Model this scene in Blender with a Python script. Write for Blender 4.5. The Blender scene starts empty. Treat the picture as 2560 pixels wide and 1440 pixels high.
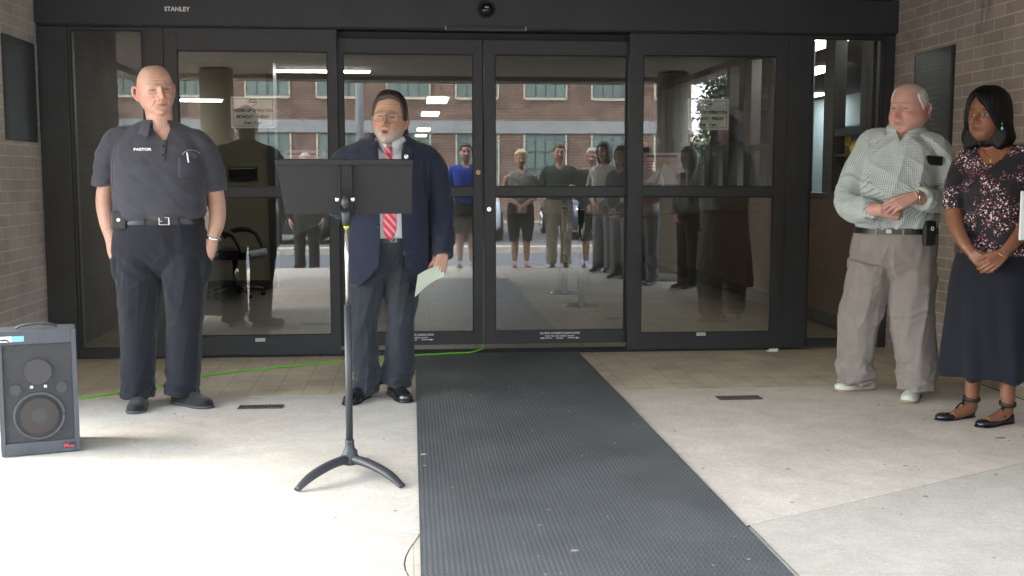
import bpy, bmesh, math, random
import numpy as np
from mathutils import Vector, Matrix, Euler, noise as mnoise
random.seed(7)
rng = np.random.RandomState(5)
S = bpy.context.scene
COL = S.collection
R = math.radians
PI = math.pi

# ------------------------------------------------------------------ camera
FPX = 2750.0                                   # focal length in pixels of a 2560 px wide picture
PITCH = math.atan((720-445)/FPX)
YAW = 0.09164779517853712
cam_d = bpy.data.cameras.new('camera')
cam = bpy.data.objects.new('camera', cam_d)
COL.objects.link(cam)
cam_d.sensor_width = 36.0
cam_d.lens = FPX/2560*36.0
cam_d.clip_start = 0.05
cam_d.clip_end = 400
cam.location = (0, -8.1, 1.3)
cam.rotation_euler = (PI/2-PITCH, 0, -YAW)
S.camera = cam

# ------------------------------------------------------------------ light
SUN_EL, SUN_AZ = 48.0, 290.0                   # degrees; azimuth clockwise from +Y (the doors face -Y)
W = bpy.data.worlds.new('World')
S.world = W
W.use_nodes = True
nt = W.node_tree
nt.nodes.clear()
out = nt.nodes.new('ShaderNodeOutputWorld')
bg = nt.nodes.new('ShaderNodeBackground')
sky = nt.nodes.new('ShaderNodeTexSky')
sky.sky_type = 'NISHITA'
sky.sun_disc = False
sky.sun_elevation = R(SUN_EL)
sky.sun_rotation = R(SUN_AZ)
sky.air_density = 1.6
sky.dust_density = 3.0
sky.ozone_density = 1.0
# broken cloud over the sky: cloud brightens and whitens the sky colour
tc = nt.nodes.new('ShaderNodeTexCoord')
mp = nt.nodes.new('ShaderNodeMapping')
mp.inputs['Scale'].default_value = (1.6, 1.6, 5.0)
nz = nt.nodes.new('ShaderNodeTexNoise')
nz.inputs['Scale'].default_value = 2.3
nz.inputs['Detail'].default_value = 7
nz.inputs['Roughness'].default_value = 0.55
cr = nt.nodes.new('ShaderNodeValToRGB')
cr.color_ramp.elements[0].position = 0.36
cr.color_ramp.elements[1].position = 0.60
mx = nt.nodes.new('ShaderNodeMix')
mx.data_type = 'RGBA'
mx.inputs['B'].default_value = (5.3, 5.7, 6.2, 1)
mf = nt.nodes.new('ShaderNodeMath')
mf.operation = 'MULTIPLY'
mf.inputs[1].default_value = 0.85
nt.links.new(tc.outputs['Generated'], mp.inputs['Vector'])
nt.links.new(mp.outputs['Vector'], nz.inputs['Vector'])
nt.links.new(nz.outputs['Fac'], cr.inputs['Fac'])
nt.links.new(cr.outputs['Color'], mf.inputs[0])
nt.links.new(mf.outputs['Value'], mx.inputs['Factor'])
nt.links.new(sky.outputs['Color'], mx.inputs['A'])
nt.links.new(mx.outputs['Result'], bg.inputs['Color'])
bg.inputs['Strength'].default_value = 0.15
nt.links.new(bg.outputs['Background'], out.inputs['Surface'])

sd = bpy.data.lights.new('sun', 'SUN')
sd.energy = 0.6
sd.angle = R(28)
sd.color = (1.0, 0.97, 0.92)
sun = bpy.data.objects.new('sun', sd)
COL.objects.link(sun)
az, el = R(SUN_AZ), R(SUN_EL)
to_sun = Vector((math.sin(az)*math.cos(el), math.cos(az)*math.cos(el), math.sin(el)))
sun.rotation_euler = to_sun.to_track_quat('Z', 'Y').to_euler()
sun.location = (-12, -2, 12)

S.view_settings.view_transform = 'Standard'
S.view_settings.look = 'None'
S.view_settings.exposure = 4.0
S.view_settings.gamma = 1.0
S.render.engine = 'CYCLES'
S.cycles.use_denoising = True
S.cycles.max_bounces = 8
S.cycles.transparent_max_bounces = 16
S.cycles.glossy_bounces = 4

# ------------------------------------------------------------------ materials
def mat(name, color=(.5, .5, .5), rough=.6, metal=0.0, spec=.5, var=0.0, vscale=8.0, bump=0.0, bscale=60.0,
        attr=None, emit=None, estr=0.0, coat=0.0, aniso=None, sheen=0.0):
    m = bpy.data.materials.new(name)
    m.use_nodes = True
    n = m.node_tree
    b = n.nodes['Principled BSDF']
    b.inputs['Base Color'].default_value = (*color, 1)
    b.inputs['Roughness'].default_value = rough
    b.inputs['Metallic'].default_value = metal
    b.inputs['Specular IOR Level'].default_value = spec
    b.inputs['Coat Weight'].default_value = coat
    b.inputs['Sheen Weight'].default_value = sheen
    if emit:
        b.inputs['Emission Color'].default_value = (*emit, 1)
        b.inputs['Emission Strength'].default_value = estr
    src = None
    if attr:
        a = n.nodes.new('ShaderNodeAttribute')
        a.attribute_name = attr
        src = a.outputs['Color']
        n.links.new(src, b.inputs['Base Color'])
    t = n.nodes.new('ShaderNodeTexCoord')
    mpn = n.nodes.new('ShaderNodeMapping')
    if aniso:
        mpn.inputs['Scale'].default_value = aniso
    n.links.new(t.outputs['Object'], mpn.inputs['Vector'])
    if var > 0:
        no = n.nodes.new('ShaderNodeTexNoise')
        no.inputs['Scale'].default_value = vscale
        no.inputs['Detail'].default_value = 6
        no.inputs['Roughness'].default_value = .6
        n.links.new(mpn.outputs['Vector'], no.inputs['Vector'])
        mr = n.nodes.new('ShaderNodeMapRange')
        mr.inputs['From Min'].default_value = .3
        mr.inputs['From Max'].default_value = .7
        mr.inputs['To Min'].default_value = 1-var
        mr.inputs['To Max'].default_value = 1+var
        n.links.new(no.outputs['Fac'], mr.inputs['Value'])
        mm = n.nodes.new('ShaderNodeVectorMath')
        mm.operation = 'SCALE'
        if src:
            n.links.new(src, mm.inputs[0])
        else:
            mm.inputs[0].default_value = color
        n.links.new(mr.outputs['Result'], mm.inputs['Scale'])
        n.links.new(mm.outputs['Vector'], b.inputs['Base Color'])
    if bump > 0:
        nb = n.nodes.new('ShaderNodeTexNoise')
        nb.inputs['Scale'].default_value = bscale
        nb.inputs['Detail'].default_value = 4
        n.links.new(mpn.outputs['Vector'], nb.inputs['Vector'])
        bp = n.nodes.new('ShaderNodeBump')
        bp.inputs['Strength'].default_value = bump
        bp.inputs['Distance'].default_value = .01
        n.links.new(nb.outputs['Fac'], bp.inputs['Height'])
        n.links.new(bp.outputs['Normal'], b.inputs['Normal'])
    return m

def nodes(m):
    return m.node_tree.nodes, m.node_tree.links, m.node_tree.nodes['Principled BSDF']

def brick_mat(name, c1, c2, mortar, bw, bh, axes='YZ', msize=.006, bias=0.0, stain=0.25, mortar_bump=.6):
    m = mat(name, c1, .9, spec=.25)
    N, L, b = nodes(m)
    t = N.new('ShaderNodeTexCoord')
    sp = N.new('ShaderNodeSeparateXYZ')
    cb = N.new('ShaderNodeCombineXYZ')
    L.new(t.outputs['Object'], sp.inputs[0])
    L.new(sp.outputs[axes[0]], cb.inputs['X'])
    L.new(sp.outputs[axes[1]], cb.inputs['Y'])
    # slightly wandering courses
    nw = N.new('ShaderNodeTexNoise'); nw.inputs['Scale'].default_value = 6.0
    L.new(cb.outputs[0], nw.inputs['Vector'])
    sc = N.new('ShaderNodeVectorMath'); sc.operation = 'SCALE'; sc.inputs['Scale'].default_value = .006
    L.new(nw.outputs['Color'], sc.inputs[0])
    ad = N.new('ShaderNodeVectorMath'); ad.operation = 'ADD'
    L.new(cb.outputs[0], ad.inputs[0]); L.new(sc.outputs[0], ad.inputs[1])
    br = N.new('ShaderNodeTexBrick')
    br.offset = .5
    br.inputs['Scale'].default_value = 1.0
    br.inputs['Brick Width'].default_value = bw
    br.inputs['Row Height'].default_value = bh
    br.inputs['Mortar Size'].default_value = msize
    br.inputs['Mortar Smooth'].default_value = .25
    br.inputs['Bias'].default_value = bias
    br.inputs['Color1'].default_value = (*c1, 1)
    br.inputs['Color2'].default_value = (*c2, 1)
    br.inputs['Mortar'].default_value = (*mortar, 1)
    L.new(ad.outputs[0], br.inputs['Vector'])
    n1 = N.new('ShaderNodeTexNoise'); n1.inputs['Scale'].default_value = 2.2; n1.inputs['Detail'].default_value = 8
    L.new(t.outputs['Object'], n1.inputs['Vector'])
    n2 = N.new('ShaderNodeTexNoise'); n2.inputs['Scale'].default_value = 90; n2.inputs['Detail'].default_value = 3
    L.new(t.outputs['Object'], n2.inputs['Vector'])
    m1 = N.new('ShaderNodeMapRange'); m1.inputs['From Min'].default_value = .3; m1.inputs['From Max'].default_value = .7
    m1.inputs['To Min'].default_value = 1-stain; m1.inputs['To Max'].default_value = 1+stain*.6
    L.new(n1.outputs['Fac'], m1.inputs['Value'])
    m2 = N.new('ShaderNodeMapRange'); m2.inputs['From Min'].default_value = .3; m2.inputs['From Max'].default_value = .7
    m2.inputs['To Min'].default_value = .9; m2.inputs['To Max'].default_value = 1.1
    L.new(n2.outputs['Fac'], m2.inputs['Value'])
    mu = N.new('ShaderNodeMath'); mu.operation = 'MULTIPLY'
    L.new(m1.outputs[0], mu.inputs[0]); L.new(m2.outputs[0], mu.inputs[1])
    s2 = N.new('ShaderNodeVectorMath'); s2.operation = 'SCALE'
    L.new(br.outputs['Color'], s2.inputs[0]); L.new(mu.outputs[0], s2.inputs['Scale'])
    L.new(s2.outputs[0], b.inputs['Base Color'])
    hs = N.new('ShaderNodeMath'); hs.operation = 'MULTIPLY_ADD'
    hs.inputs[1].default_value = -1.0
    n3 = N.new('ShaderNodeMath'); n3.operation = 'MULTIPLY'; n3.inputs[1].default_value = .25
    L.new(n2.outputs['Fac'], n3.inputs[0])
    L.new(br.outputs['Fac'], hs.inputs[0]); L.new(n3.outputs[0], hs.inputs[2])
    bp = N.new('ShaderNodeBump'); bp.inputs['Strength'].default_value = mortar_bump; bp.inputs['Distance'].default_value = .006
    L.new(hs.outputs[0], bp.inputs['Height']); L.new(bp.outputs['Normal'], b.inputs['Normal'])
    return m

def glass_mat(name, tint=(.9, .91, .89), extra=.03, wave=.0):
    m = bpy.data.materials.new(name)
    m.use_nodes = True
    N, L = m.node_tree.nodes, m.node_tree.links
    N.clear()
    o = N.new('ShaderNodeOutputMaterial')
    mxs = N.new('ShaderNodeMixShader')
    tr = N.new('ShaderNodeBsdfTransparent'); tr.inputs['Color'].default_value = (*tint, 1)
    gl = N.new('ShaderNodeBsdfGlossy'); gl.inputs['Roughness'].default_value = 0.0
    gl.inputs['Color'].default_value = (1, 1, 1, 1)
    fr = N.new('ShaderNodeFresnel'); fr.inputs['IOR'].default_value = 1.5
    ad = N.new('ShaderNodeMath'); ad.operation = 'ADD'; ad.inputs[1].default_value = extra; ad.use_clamp = True
    L.new(fr.outputs[0], ad.inputs[0])
    L.new(ad.outputs[0], mxs.inputs[0]); L.new(tr.outputs[0], mxs.inputs[1]); L.new(gl.outputs[0], mxs.inputs[2])
    if wave > 0:
        t = N.new('ShaderNodeTexCoord')
        n = N.new('ShaderNodeTexNoise'); n.inputs['Scale'].default_value = 1.6; n.inputs['Detail'].default_value = 1
        L.new(t.outputs['Object'], n.inputs['Vector'])
        bp = N.new('ShaderNodeBump'); bp.inputs['Strength'].default_value = wave; bp.inputs['Distance'].default_value = .01
        L.new(n.outputs['Fac'], bp.inputs['Height'])
        L.new(bp.outputs['Normal'], gl.inputs['Normal'])
    L.new(mxs.outputs[0], o.inputs['Surface'])
    return m

# ------------------------------------------------------------------ scene objects
def tag(o, label=None, cat=None, group=None, kind=None):
    if label: o['label'] = label
    if cat: o['category'] = cat
    if group: o['group'] = group
    if kind: o['kind'] = kind
    return o

def empty(name, loc=(0, 0, 0), rz=0.0, label=None, cat=None, group=None):
    o = bpy.data.objects.new(name, None)
    o.empty_display_size = .2
    COL.objects.link(o)
    o.location = loc
    o.rotation_euler = (0, 0, rz)
    return tag(o, label, cat, group)

def link(name, me, m=None, parent=None, loc=None, rot=None):
    o = bpy.data.objects.new(name, me)
    COL.objects.link(o)
    if m is not None:
        me.materials.clear()
        for k in (m if isinstance(m, (list, tuple)) else [m]):
            me.materials.append(k)
    if parent is not None: o.parent = parent
    if loc is not None: o.location = loc
    if rot is not None: o.rotation_euler = rot
    return o

class G:
    """a bag of vertices and faces; .build() links it as one mesh object"""
    def __init__(s):
        s.v = []; s.f = []; s.mi = []; s.sm = []; s.n = 0
    def add(s, V, F, mi=0, smooth=False):
        V = np.asarray(V, float)
        s.v.append(V)
        for f in F:
            s.f.append(tuple(int(i)+s.n for i in f))
            s.mi.append(mi); s.sm.append(smooth)
        s.n += len(V)
        return s
    def mesh(s, name='m'):
        me = bpy.data.meshes.new(name)
        V = np.concatenate(s.v) if s.v else np.zeros((0, 3))
        me.from_pydata(V.tolist(), [], s.f)
        me.polygons.foreach_set('material_index', s.mi)
        me.polygons.foreach_set('use_smooth', s.sm)
        me.update()
        return me
    def build(s, name, m=None, parent=None, loc=None, rot=None):
        me = s.mesh(name)
        bm = bmesh.new(); bm.from_mesh(me)
        bmesh.ops.recalc_face_normals(bm, faces=bm.faces)
        bm.to_mesh(me); bm.free()
        return link(name, me, m, parent, loc, rot)
    def box(s, x0, x1, y0, y1, z0, z1, bev=0.0, mi=0, M=None):
        bm = bmesh.new()
        bmesh.ops.create_cube(bm, size=1)
        for v in bm.verts:
            v.co = Vector(((x0+x1)/2+v.co.x*(x1-x0), (y0+y1)/2+v.co.y*(y1-y0), (z0+z1)/2+v.co.z*(z1-z0)))
        if bev > 0:
            bmesh.ops.bevel(bm, geom=list(bm.edges), offset=bev, segments=2, profile=.7, affect='EDGES', clamp_overlap=True)
        if M is not None: bm.transform(M)
        bm.verts.index_update()
        s.add([v.co[:] for v in bm.verts], [[v.index for v in f.verts] for f in bm.faces], mi)
        bm.free()
        return s
    def cyl(s, p0, p1, r0, r1=None, seg=24, mi=0, cap=True, smooth=True):
        r1 = r0 if r1 is None else r1
        return s.tube([p0, p1], [r0, r1], seg=seg, mi=mi, sub=1, cap=cap, smooth=smooth)
    def tube(s, pts, rad, seg=14, ref=(0, -1, 0), sub=6, mi=0, cap=True, smooth=True):
        P, Rd = spline(pts, rad, sub)
        n = len(P)
        T = np.gradient(P, axis=0)
        T /= np.linalg.norm(T, axis=1)[:, None]+1e-12
        ref = np.asarray(ref, float)
        V = []
        a = np.arange(seg)/seg*2*PI
        prev = None
        for i in range(n):
            sd_ = np.cross(T[i], ref)
            if np.linalg.norm(sd_) < 1e-3:
                sd_ = np.cross(T[i], [1., 0.1, 0])
            if prev is not None and np.dot(sd_, prev) < 0: sd_ = -sd_
            sd_ /= np.linalg.norm(sd_)
            prev = sd_
            up = np.cross(sd_, T[i])
            V.append(P[i]+np.outer(np.cos(a)*Rd[i, 0], sd_)+np.outer(np.sin(a)*Rd[i, 1], up))
        V = np.concatenate(V)
        F = []
        for i in range(n-1):
            for j in range(seg):
                k = (j+1) % seg
                F.append((i*seg+j, i*seg+k, (i+1)*seg+k, (i+1)*seg+j))
        s.add(V, F, mi, smooth)
        if cap:
            s.f.append(tuple(s.n-n*seg+j for j in range(seg))[::-1]); s.mi.append(mi); s.sm.append(False)
            s.f.append(tuple(s.n-seg+j for j in range(seg))); s.mi.append(mi); s.sm.append(False)
        return s
    def ell(s, c, r, rot=None, nu=20, nv=14, mi=0):
        V, F = sphere_grid(nu, nv)
        V = V*np.asarray(r if hasattr(r, '__len__') else (r, r, r), float)
        if rot is not None:
            V = V@np.array(Euler(rot).to_matrix()).T
        return s.add(V+np.asarray(c, float), F, mi, True)
    def prism(s, outline, y0, y1, mi=0, axis='Y'):
        """closed polygon in XZ (axis Y), XY (axis Z) or YZ (axis X) extruded"""
        n = len(outline)
        def pt(p, d):
            return {'Y': (p[0], d, p[1]), 'Z': (p[0], p[1], d), 'X': (d, p[0], p[1])}[axis]
        V = [pt(p, y0) for p in outline]+[pt(p, y1) for p in outline]
        F = [tuple(range(n)), tuple(range(2*n-1, n-1, -1))]+[(i, i+n, (i+1) % n+n, (i+1) % n) for i in range(n)]
        return s.add(V, F, mi)
    def loft(s, rings, mi=0, cap=True, smooth=True):
        """rings: list of (k,3) arrays of equal k"""
        n, k = len(rings), len(rings[0])
        F = []
        for i in range(n-1):
            for j in range(k):
                q = (j+1) % k
                F.append((i*k+j, i*k+q, (i+1)*k+q, (i+1)*k+j))
        s.add(np.concatenate(rings), F, mi, smooth)
        if cap:
            s.f.append(tuple(s.n-n*k+j for j in range(k))[::-1]); s.mi.append(mi); s.sm.append(smooth)
            s.f.append(tuple(s.n-k+j for j in range(k))); s.mi.append(mi); s.sm.append(smooth)
        return s

def sphere_grid(nu, nv):
    V = [(0, 0, 1)]
    for i in range(1, nv):
        t = PI*i/nv
        for j in range(nu):
            p = 2*PI*j/nu
            V.append((math.sin(t)*math.sin(p), -math.sin(t)*math.cos(p), math.cos(t)))
    V.append((0, 0, -1))
    F = []
    for j in range(nu): F.append((0, 1+(j+1) % nu, 1+j))
    for i in range(nv-2):
        for j in range(nu):
            a = 1+i*nu+j; b = 1+i*nu+(j+1) % nu
            F.append((a, b, b+nu, a+nu))
    e = 1+(nv-1)*nu
    for j in range(nu): F.append((e, e-nu+j, e-nu+(j+1) % nu))
    return np.array(V, float), F

def spline(pts, rad, sub):
    P = np.asarray(pts, float)
    Rr = np.array([(r, r) if not hasattr(r, '__len__') else r for r in rad], float)
    if sub <= 1 or len(P) < 3 and sub <= 1: return P, Rr
    n = len(P)
    Q = []; RR = []
    for i in range(n-1):
        p0 = P[max(i-1, 0)]; p1 = P[i]; p2 = P[i+1]; p3 = P[min(i+2, n-1)]
        r0 = Rr[max(i-1, 0)]; r1 = Rr[i]; r2 = Rr[i+1]; r3 = Rr[min(i+2, n-1)]
        for k in range(sub):
            t = k/sub
            f = lambda a, b, c, d: .5*((2*b)+(-a+c)*t+(2*a-5*b+4*c-d)*t*t+(-a+3*b-3*c+d)*t**3)
            Q.append(f(p0, p1, p2, p3)); RR.append(np.maximum(f(r0, r1, r2, r3), 1e-4))
    Q.append(P[-1]); RR.append(Rr[-1])
    return np.array(Q), np.array(RR)

def text(body, size, loc, rot, m, parent=None, name='lettering', extrude=.0006, align='CENTER', bold=0.0, sx=1.0, label=None):
    cu = bpy.data.curves.new(name, 'FONT')
    cu.body = body; cu.size = size; cu.align_x = align; cu.align_y = 'CENTER'
    cu.extrude = extrude; cu.offset = bold; cu.resolution_u = 3
    to = bpy.data.objects.new('tmp', cu)
    COL.objects.link(to)
    dg = bpy.context.evaluated_depsgraph_get()
    me = bpy.data.meshes.new_from_object(to.evaluated_get(dg))
    bpy.data.objects.remove(to); bpy.data.curves.remove(cu)
    me.transform(Matrix.Diagonal((sx, 1, 1, 1)))
    o = link(name, me, m, parent, loc, rot)
    if label: o['label'] = label
    return o

def vnoise(P, seed=0):
    """smooth value noise in [-1,1] on (N,3) points"""
    P = np.asarray(P, float)+seed*17.31
    i = np.floor(P).astype(np.int64); f = P-i
    f = f*f*(3-2*f)
    def h(ix, iy, iz):
        n = (ix*374761393+iy*668265263+iz*2147483647+seed*974711) & 0xffffffff
        n = ((n ^ (n >> 13))*1274126177) & 0xffffffff
        n = (n ^ (n >> 16)) & 0xffffffff
        return n/4294967295.0*2-1
    r = 0
    for dx in (0, 1):
        for dy in (0, 1):
            for dz in (0, 1):
                w = (f[:, 0] if dx else 1-f[:, 0])*(f[:, 1] if dy else 1-f[:, 1])*(f[:, 2] if dz else 1-f[:, 2])
                r = r+w*h(i[:, 0]+dx, i[:, 1]+dy, i[:, 2]+dz)
    return r
# ------------------------------------------------------------------ setting materials
M = {}
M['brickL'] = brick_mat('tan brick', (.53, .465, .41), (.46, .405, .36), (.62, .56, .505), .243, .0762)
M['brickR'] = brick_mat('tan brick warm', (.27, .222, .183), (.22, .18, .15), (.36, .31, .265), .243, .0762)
M['redbrick'] = brick_mat('red brick', (.205, .122, .088), (.14, .086, .066), (.30, .25, .205), .25, .085, axes='XZ', msize=.009, stain=.3)
M['frame'] = mat('dark bronze aluminium', (.031, .033, .036), .45, spec=.5, var=.12, vscale=5, bump=.04, bscale=30)
M['frame2'] = mat('black rubber trim', (.010, .010, .011), .6)
M['glass'] = glass_mat('door glass', wave=.012)
M['glass2'] = glass_mat('sidelight glass', extra=.01, wave=.012)
M['white'] = mat('white lettering', (.75, .75, .75), .6)
M['paper'] = mat('white paper', (.62, .60, .57), .8, var=.05)
M['ink'] = mat('black ink', (.02, .02, .02), .7)
M['soffit'] = mat('tan painted soffit', (.24, .215, .18), .85, var=.08, vscale=3)
M['columnm'] = mat('tan plaster column', (.36, .32, .26), .85, var=.08, vscale=4, bump=.2, bscale=80)
M['plaque'] = mat('dark slate plaque', (.028, .031, .034), .45, var=.25, vscale=9, bump=.08)
M['plaqtext'] = mat('worn plaque lettering', (.075, .08, .082), .5)
M['chrome'] = mat('chrome', (.75, .75, .75), .2, metal=1)
M['lamp'] = mat('fluorescent diffuser', (.9, .9, .9), .5, emit=(1.0, .97, .88), estr=1.3)
M['lampd'] = mat('fluorescent tube', (.9, .9, .9), .5, emit=(1.0, .98, .92), estr=3.0)
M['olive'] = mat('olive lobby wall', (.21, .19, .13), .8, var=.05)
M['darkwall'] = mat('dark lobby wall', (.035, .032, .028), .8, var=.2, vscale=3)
M['wood'] = mat('brown wood panelling', (.085, .05, .030), .55, var=.3, vscale=6, aniso=(6, 6, .5))
M['office'] = mat('pale blue office wall', (.26, .36, .42), .8, var=.05)
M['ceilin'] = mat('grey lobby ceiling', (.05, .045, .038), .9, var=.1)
M['asphalt'] = mat('asphalt', (.105, .112, .125), .9, var=.15, vscale=30, bump=.4, bscale=150)
M['kerb'] = mat('kerb concrete', (.42, .38, .33), .9, var=.15, vscale=10)
M['lot'] = mat('parking lot asphalt', (.12, .115, .115), .9, var=.15, vscale=8)
M['band'] = mat('grey concrete band', (.29, .29, .29), .9, var=.08, vscale=3)
M['gwin'] = mat('green window glass', (.13, .175, .155), .15, spec=.6, var=.25, vscale=1.2)
M['cream'] = mat('cream window frame', (.50, .45, .36), .7)

M['dirt'] = mat('dirt in the joints', (.09, .075, .06), .95, var=.3, vscale=20)
def concrete(name, base, seed, speck=.5, warm=(.50, .40, .31), amt=.6):
    m = mat(name, base, .88, spec=.3)
    N, L, b = nodes(m)
    t = N.new('ShaderNodeTexCoord')
    mp_ = N.new('ShaderNodeMapping'); mp_.inputs['Location'].default_value = (seed*3.1, seed*1.7, 0)
    L.new(t.outputs['Object'], mp_.inputs['Vector'])
    def noise(sc, det=6, ro=.6):
        n = N.new('ShaderNodeTexNoise'); n.inputs['Scale'].default_value = sc; n.inputs['Detail'].default_value = det
        n.inputs['Roughness'].default_value = ro; n.inputs['Distortion'].default_value = .4
        L.new(mp_.outputs[0], n.inputs['Vector']); return n.outputs['Fac']
    def ramp(f, a, c, lo, hi):
        r = N.new('ShaderNodeMapRange'); r.inputs['From Min'].default_value = a; r.inputs['From Max'].default_value = c
        r.inputs['To Min'].default_value = lo; r.inputs['To Max'].default_value = hi
        L.new(f, r.inputs['Value']); return r.outputs[0]
    mxa = N.new('ShaderNodeMix'); mxa.data_type = 'RGBA'
    mxa.inputs['A'].default_value = (*base, 1); mxa.inputs['B'].default_value = (*warm, 1)
    L.new(ramp(noise(1.3, 5), .42, .62, 0, amt), mxa.inputs['Factor'])
    a = ramp(noise(5.5, 8, .7), .35, .65, .89, 1.07)
    c = ramp(noise(45, 4, .7), .3, .7, 1-.16*speck, 1+.12*speck)
    d = ramp(noise(170, 2, .5), .32, .45, .72, 1.0)
    mu = N.new('ShaderNodeMath'); mu.operation = 'MULTIPLY'; L.new(a, mu.inputs[0]); L.new(c, mu.inputs[1])
    mu2 = N.new('ShaderNodeMath'); mu2.operation = 'MULTIPLY'; L.new(mu.outputs[0], mu2.inputs[0]); L.new(d, mu2.inputs[1])
    v = N.new('ShaderNodeVectorMath'); v.operation = 'SCALE'
    L.new(mxa.outputs['Result'], v.inputs[0]); L.new(mu2.outputs[0], v.inputs['Scale'])
    L.new(v.outputs[0], b.inputs['Base Color'])
    bp = N.new('ShaderNodeBump'); bp.inputs['Strength'].default_value = .35; bp.inputs['Distance'].default_value = .004
    L.new(noise(70, 5, .7), bp.inputs['Height']); L.new(bp.outputs[0], b.inputs['Normal'])
    return m
M['conc1'] = concrete('sandy washed concrete', (.55, .515, .45), 1, .8, (.54, .48, .41))
M['conc2'] = concrete('pale pink concrete', (.50, .455, .395), 4, .5, (.60, .51, .44))
M['conc3'] = concrete('grey concrete', (.49, .44, .365), 7, .6, (.52, .475, .42), .4)
M['conc4'] = concrete('mottled concrete', (.64, .565, .47), 11, .8, (.54, .465, .385), .6)

def tile_mat(name, c1, c2, grout, s, rough=.5):
    m = mat(name, c1, rough)
    N, L, b = nodes(m)
    t = N.new('ShaderNodeTexCoord')
    br = N.new('ShaderNodeTexBrick'); br.offset = 0
    br.inputs['Scale'].default_value = 1; br.inputs['Brick Width'].default_value = s; br.inputs['Row Height'].default_value = s
    br.inputs['Mortar Size'].default_value = .0028; br.inputs['Mortar Smooth'].default_value = .2
    br.inputs['Color1'].default_value = (*c1, 1); br.inputs['Color2'].default_value = (*c2, 1); br.inputs['Mortar'].default_value = (*grout, 1)
    L.new(t.outputs['Object'], br.inputs['Vector'])
    n1 = N.new('ShaderNodeTexNoise'); n1.inputs['Scale'].default_value = 3.5; n1.inputs['Detail'].default_value = 8
    L.new(t.outputs['Object'], n1.inputs['Vector'])
    m1 = N.new('ShaderNodeMapRange'); m1.inputs['From Min'].default_value = .3; m1.inputs['From Max'].default_value = .7
    m1.inputs['To Min'].default_value = .78; m1.inputs['To Max'].default_value = 1.15
    L.new(n1.outputs['Fac'], m1.inputs['Value'])
    v = N.new('ShaderNodeVectorMath'); v.operation = 'SCALE'
    L.new(br.outputs['Color'], v.inputs[0]); L.new(m1.outputs[0], v.inputs['Scale']); L.new(v.outputs[0], b.inputs['Base Color'])
    bp = N.new('ShaderNodeBump'); bp.invert = True; bp.inputs['Strength'].default_value = .5; bp.inputs['Distance'].default_value = .003
    L.new(br.outputs['Fac'], bp.inputs['Height']); L.new(bp.outputs[0], b.inputs['Normal'])
    return m
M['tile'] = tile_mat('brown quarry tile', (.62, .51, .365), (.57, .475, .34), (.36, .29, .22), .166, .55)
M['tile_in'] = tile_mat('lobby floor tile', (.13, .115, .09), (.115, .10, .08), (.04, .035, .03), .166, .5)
M['tile_p'] = tile_mat('pale walkway tile', (.52, .46, .38), (.50, .44, .37), (.35, .3, .25), .166, .6)

# dark drip stains high on the right hand brick wall
N, L, b = nodes(M['brickR'])
t_ = N.new('ShaderNodeTexCoord'); sp_ = N.new('ShaderNodeSeparateXYZ'); L.new(t_.outputs['Object'], sp_.inputs[0])
def mt_(op, a, c=None):
    n = N.new('ShaderNodeMath'); n.operation = op
    for k, v in enumerate((a, c)):
        if v is None: continue
        if isinstance(v, (int, float)): n.inputs[k].default_value = v
        else: L.new(v, n.inputs[k])
    return n.outputs[0]
dy_ = mt_('SUBTRACT', 1.0, mt_('MINIMUM', mt_('DIVIDE', mt_('ABSOLUTE', mt_('ADD', sp_.outputs['Y'], 1.33)), .17), 1.0))
dz_ = mt_('MINIMUM', mt_('MAXIMUM', mt_('MULTIPLY', mt_('SUBTRACT', sp_.outputs['Z'], 2.0), 2.2), 0.0), 1.0)
mm_ = N.new('ShaderNodeMapping'); mm_.inputs['Scale'].default_value = (1, 26, 5); L.new(t_.outputs['Object'], mm_.inputs['Vector'])
nn_ = N.new('ShaderNodeTexNoise'); nn_.inputs['Scale'].default_value = 1.3; nn_.inputs['Detail'].default_value = 6; L.new(mm_.outputs[0], nn_.inputs['Vector'])
nf_ = mt_('MINIMUM', mt_('MAXIMUM', mt_('MULTIPLY', mt_('SUBTRACT', nn_.outputs['Fac'], .44), 7.0), 0.0), 1.0)
fc_ = mt_('MULTIPLY', mt_('MULTIPLY', mt_('MULTIPLY', dy_, dz_), nf_), .85)
mx_ = N.new('ShaderNodeMix'); mx_.data_type = 'RGBA'; L.new(fc_, mx_.inputs['Factor']); L.new(b.inputs['Base Color'].links[0].from_socket, mx_.inputs['A']); mx_.inputs['B'].default_value = (.07, .06, .05, 1); L.new(mx_.outputs['Result'], b.inputs['Base Color'])

# ------------------------------------------------------------------ ground
def sheet(name, poly, z, m, kind='structure', drop=.06):
    g = G(); g.prism(poly, z-drop, z, axis='Z')
    return tag(g.build(name, m), kind=kind)

sheet('ground', [(-120, -60), (120, -60), (120, 60), (-120, 60)], -.30, M['lot'], drop=.5)
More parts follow.
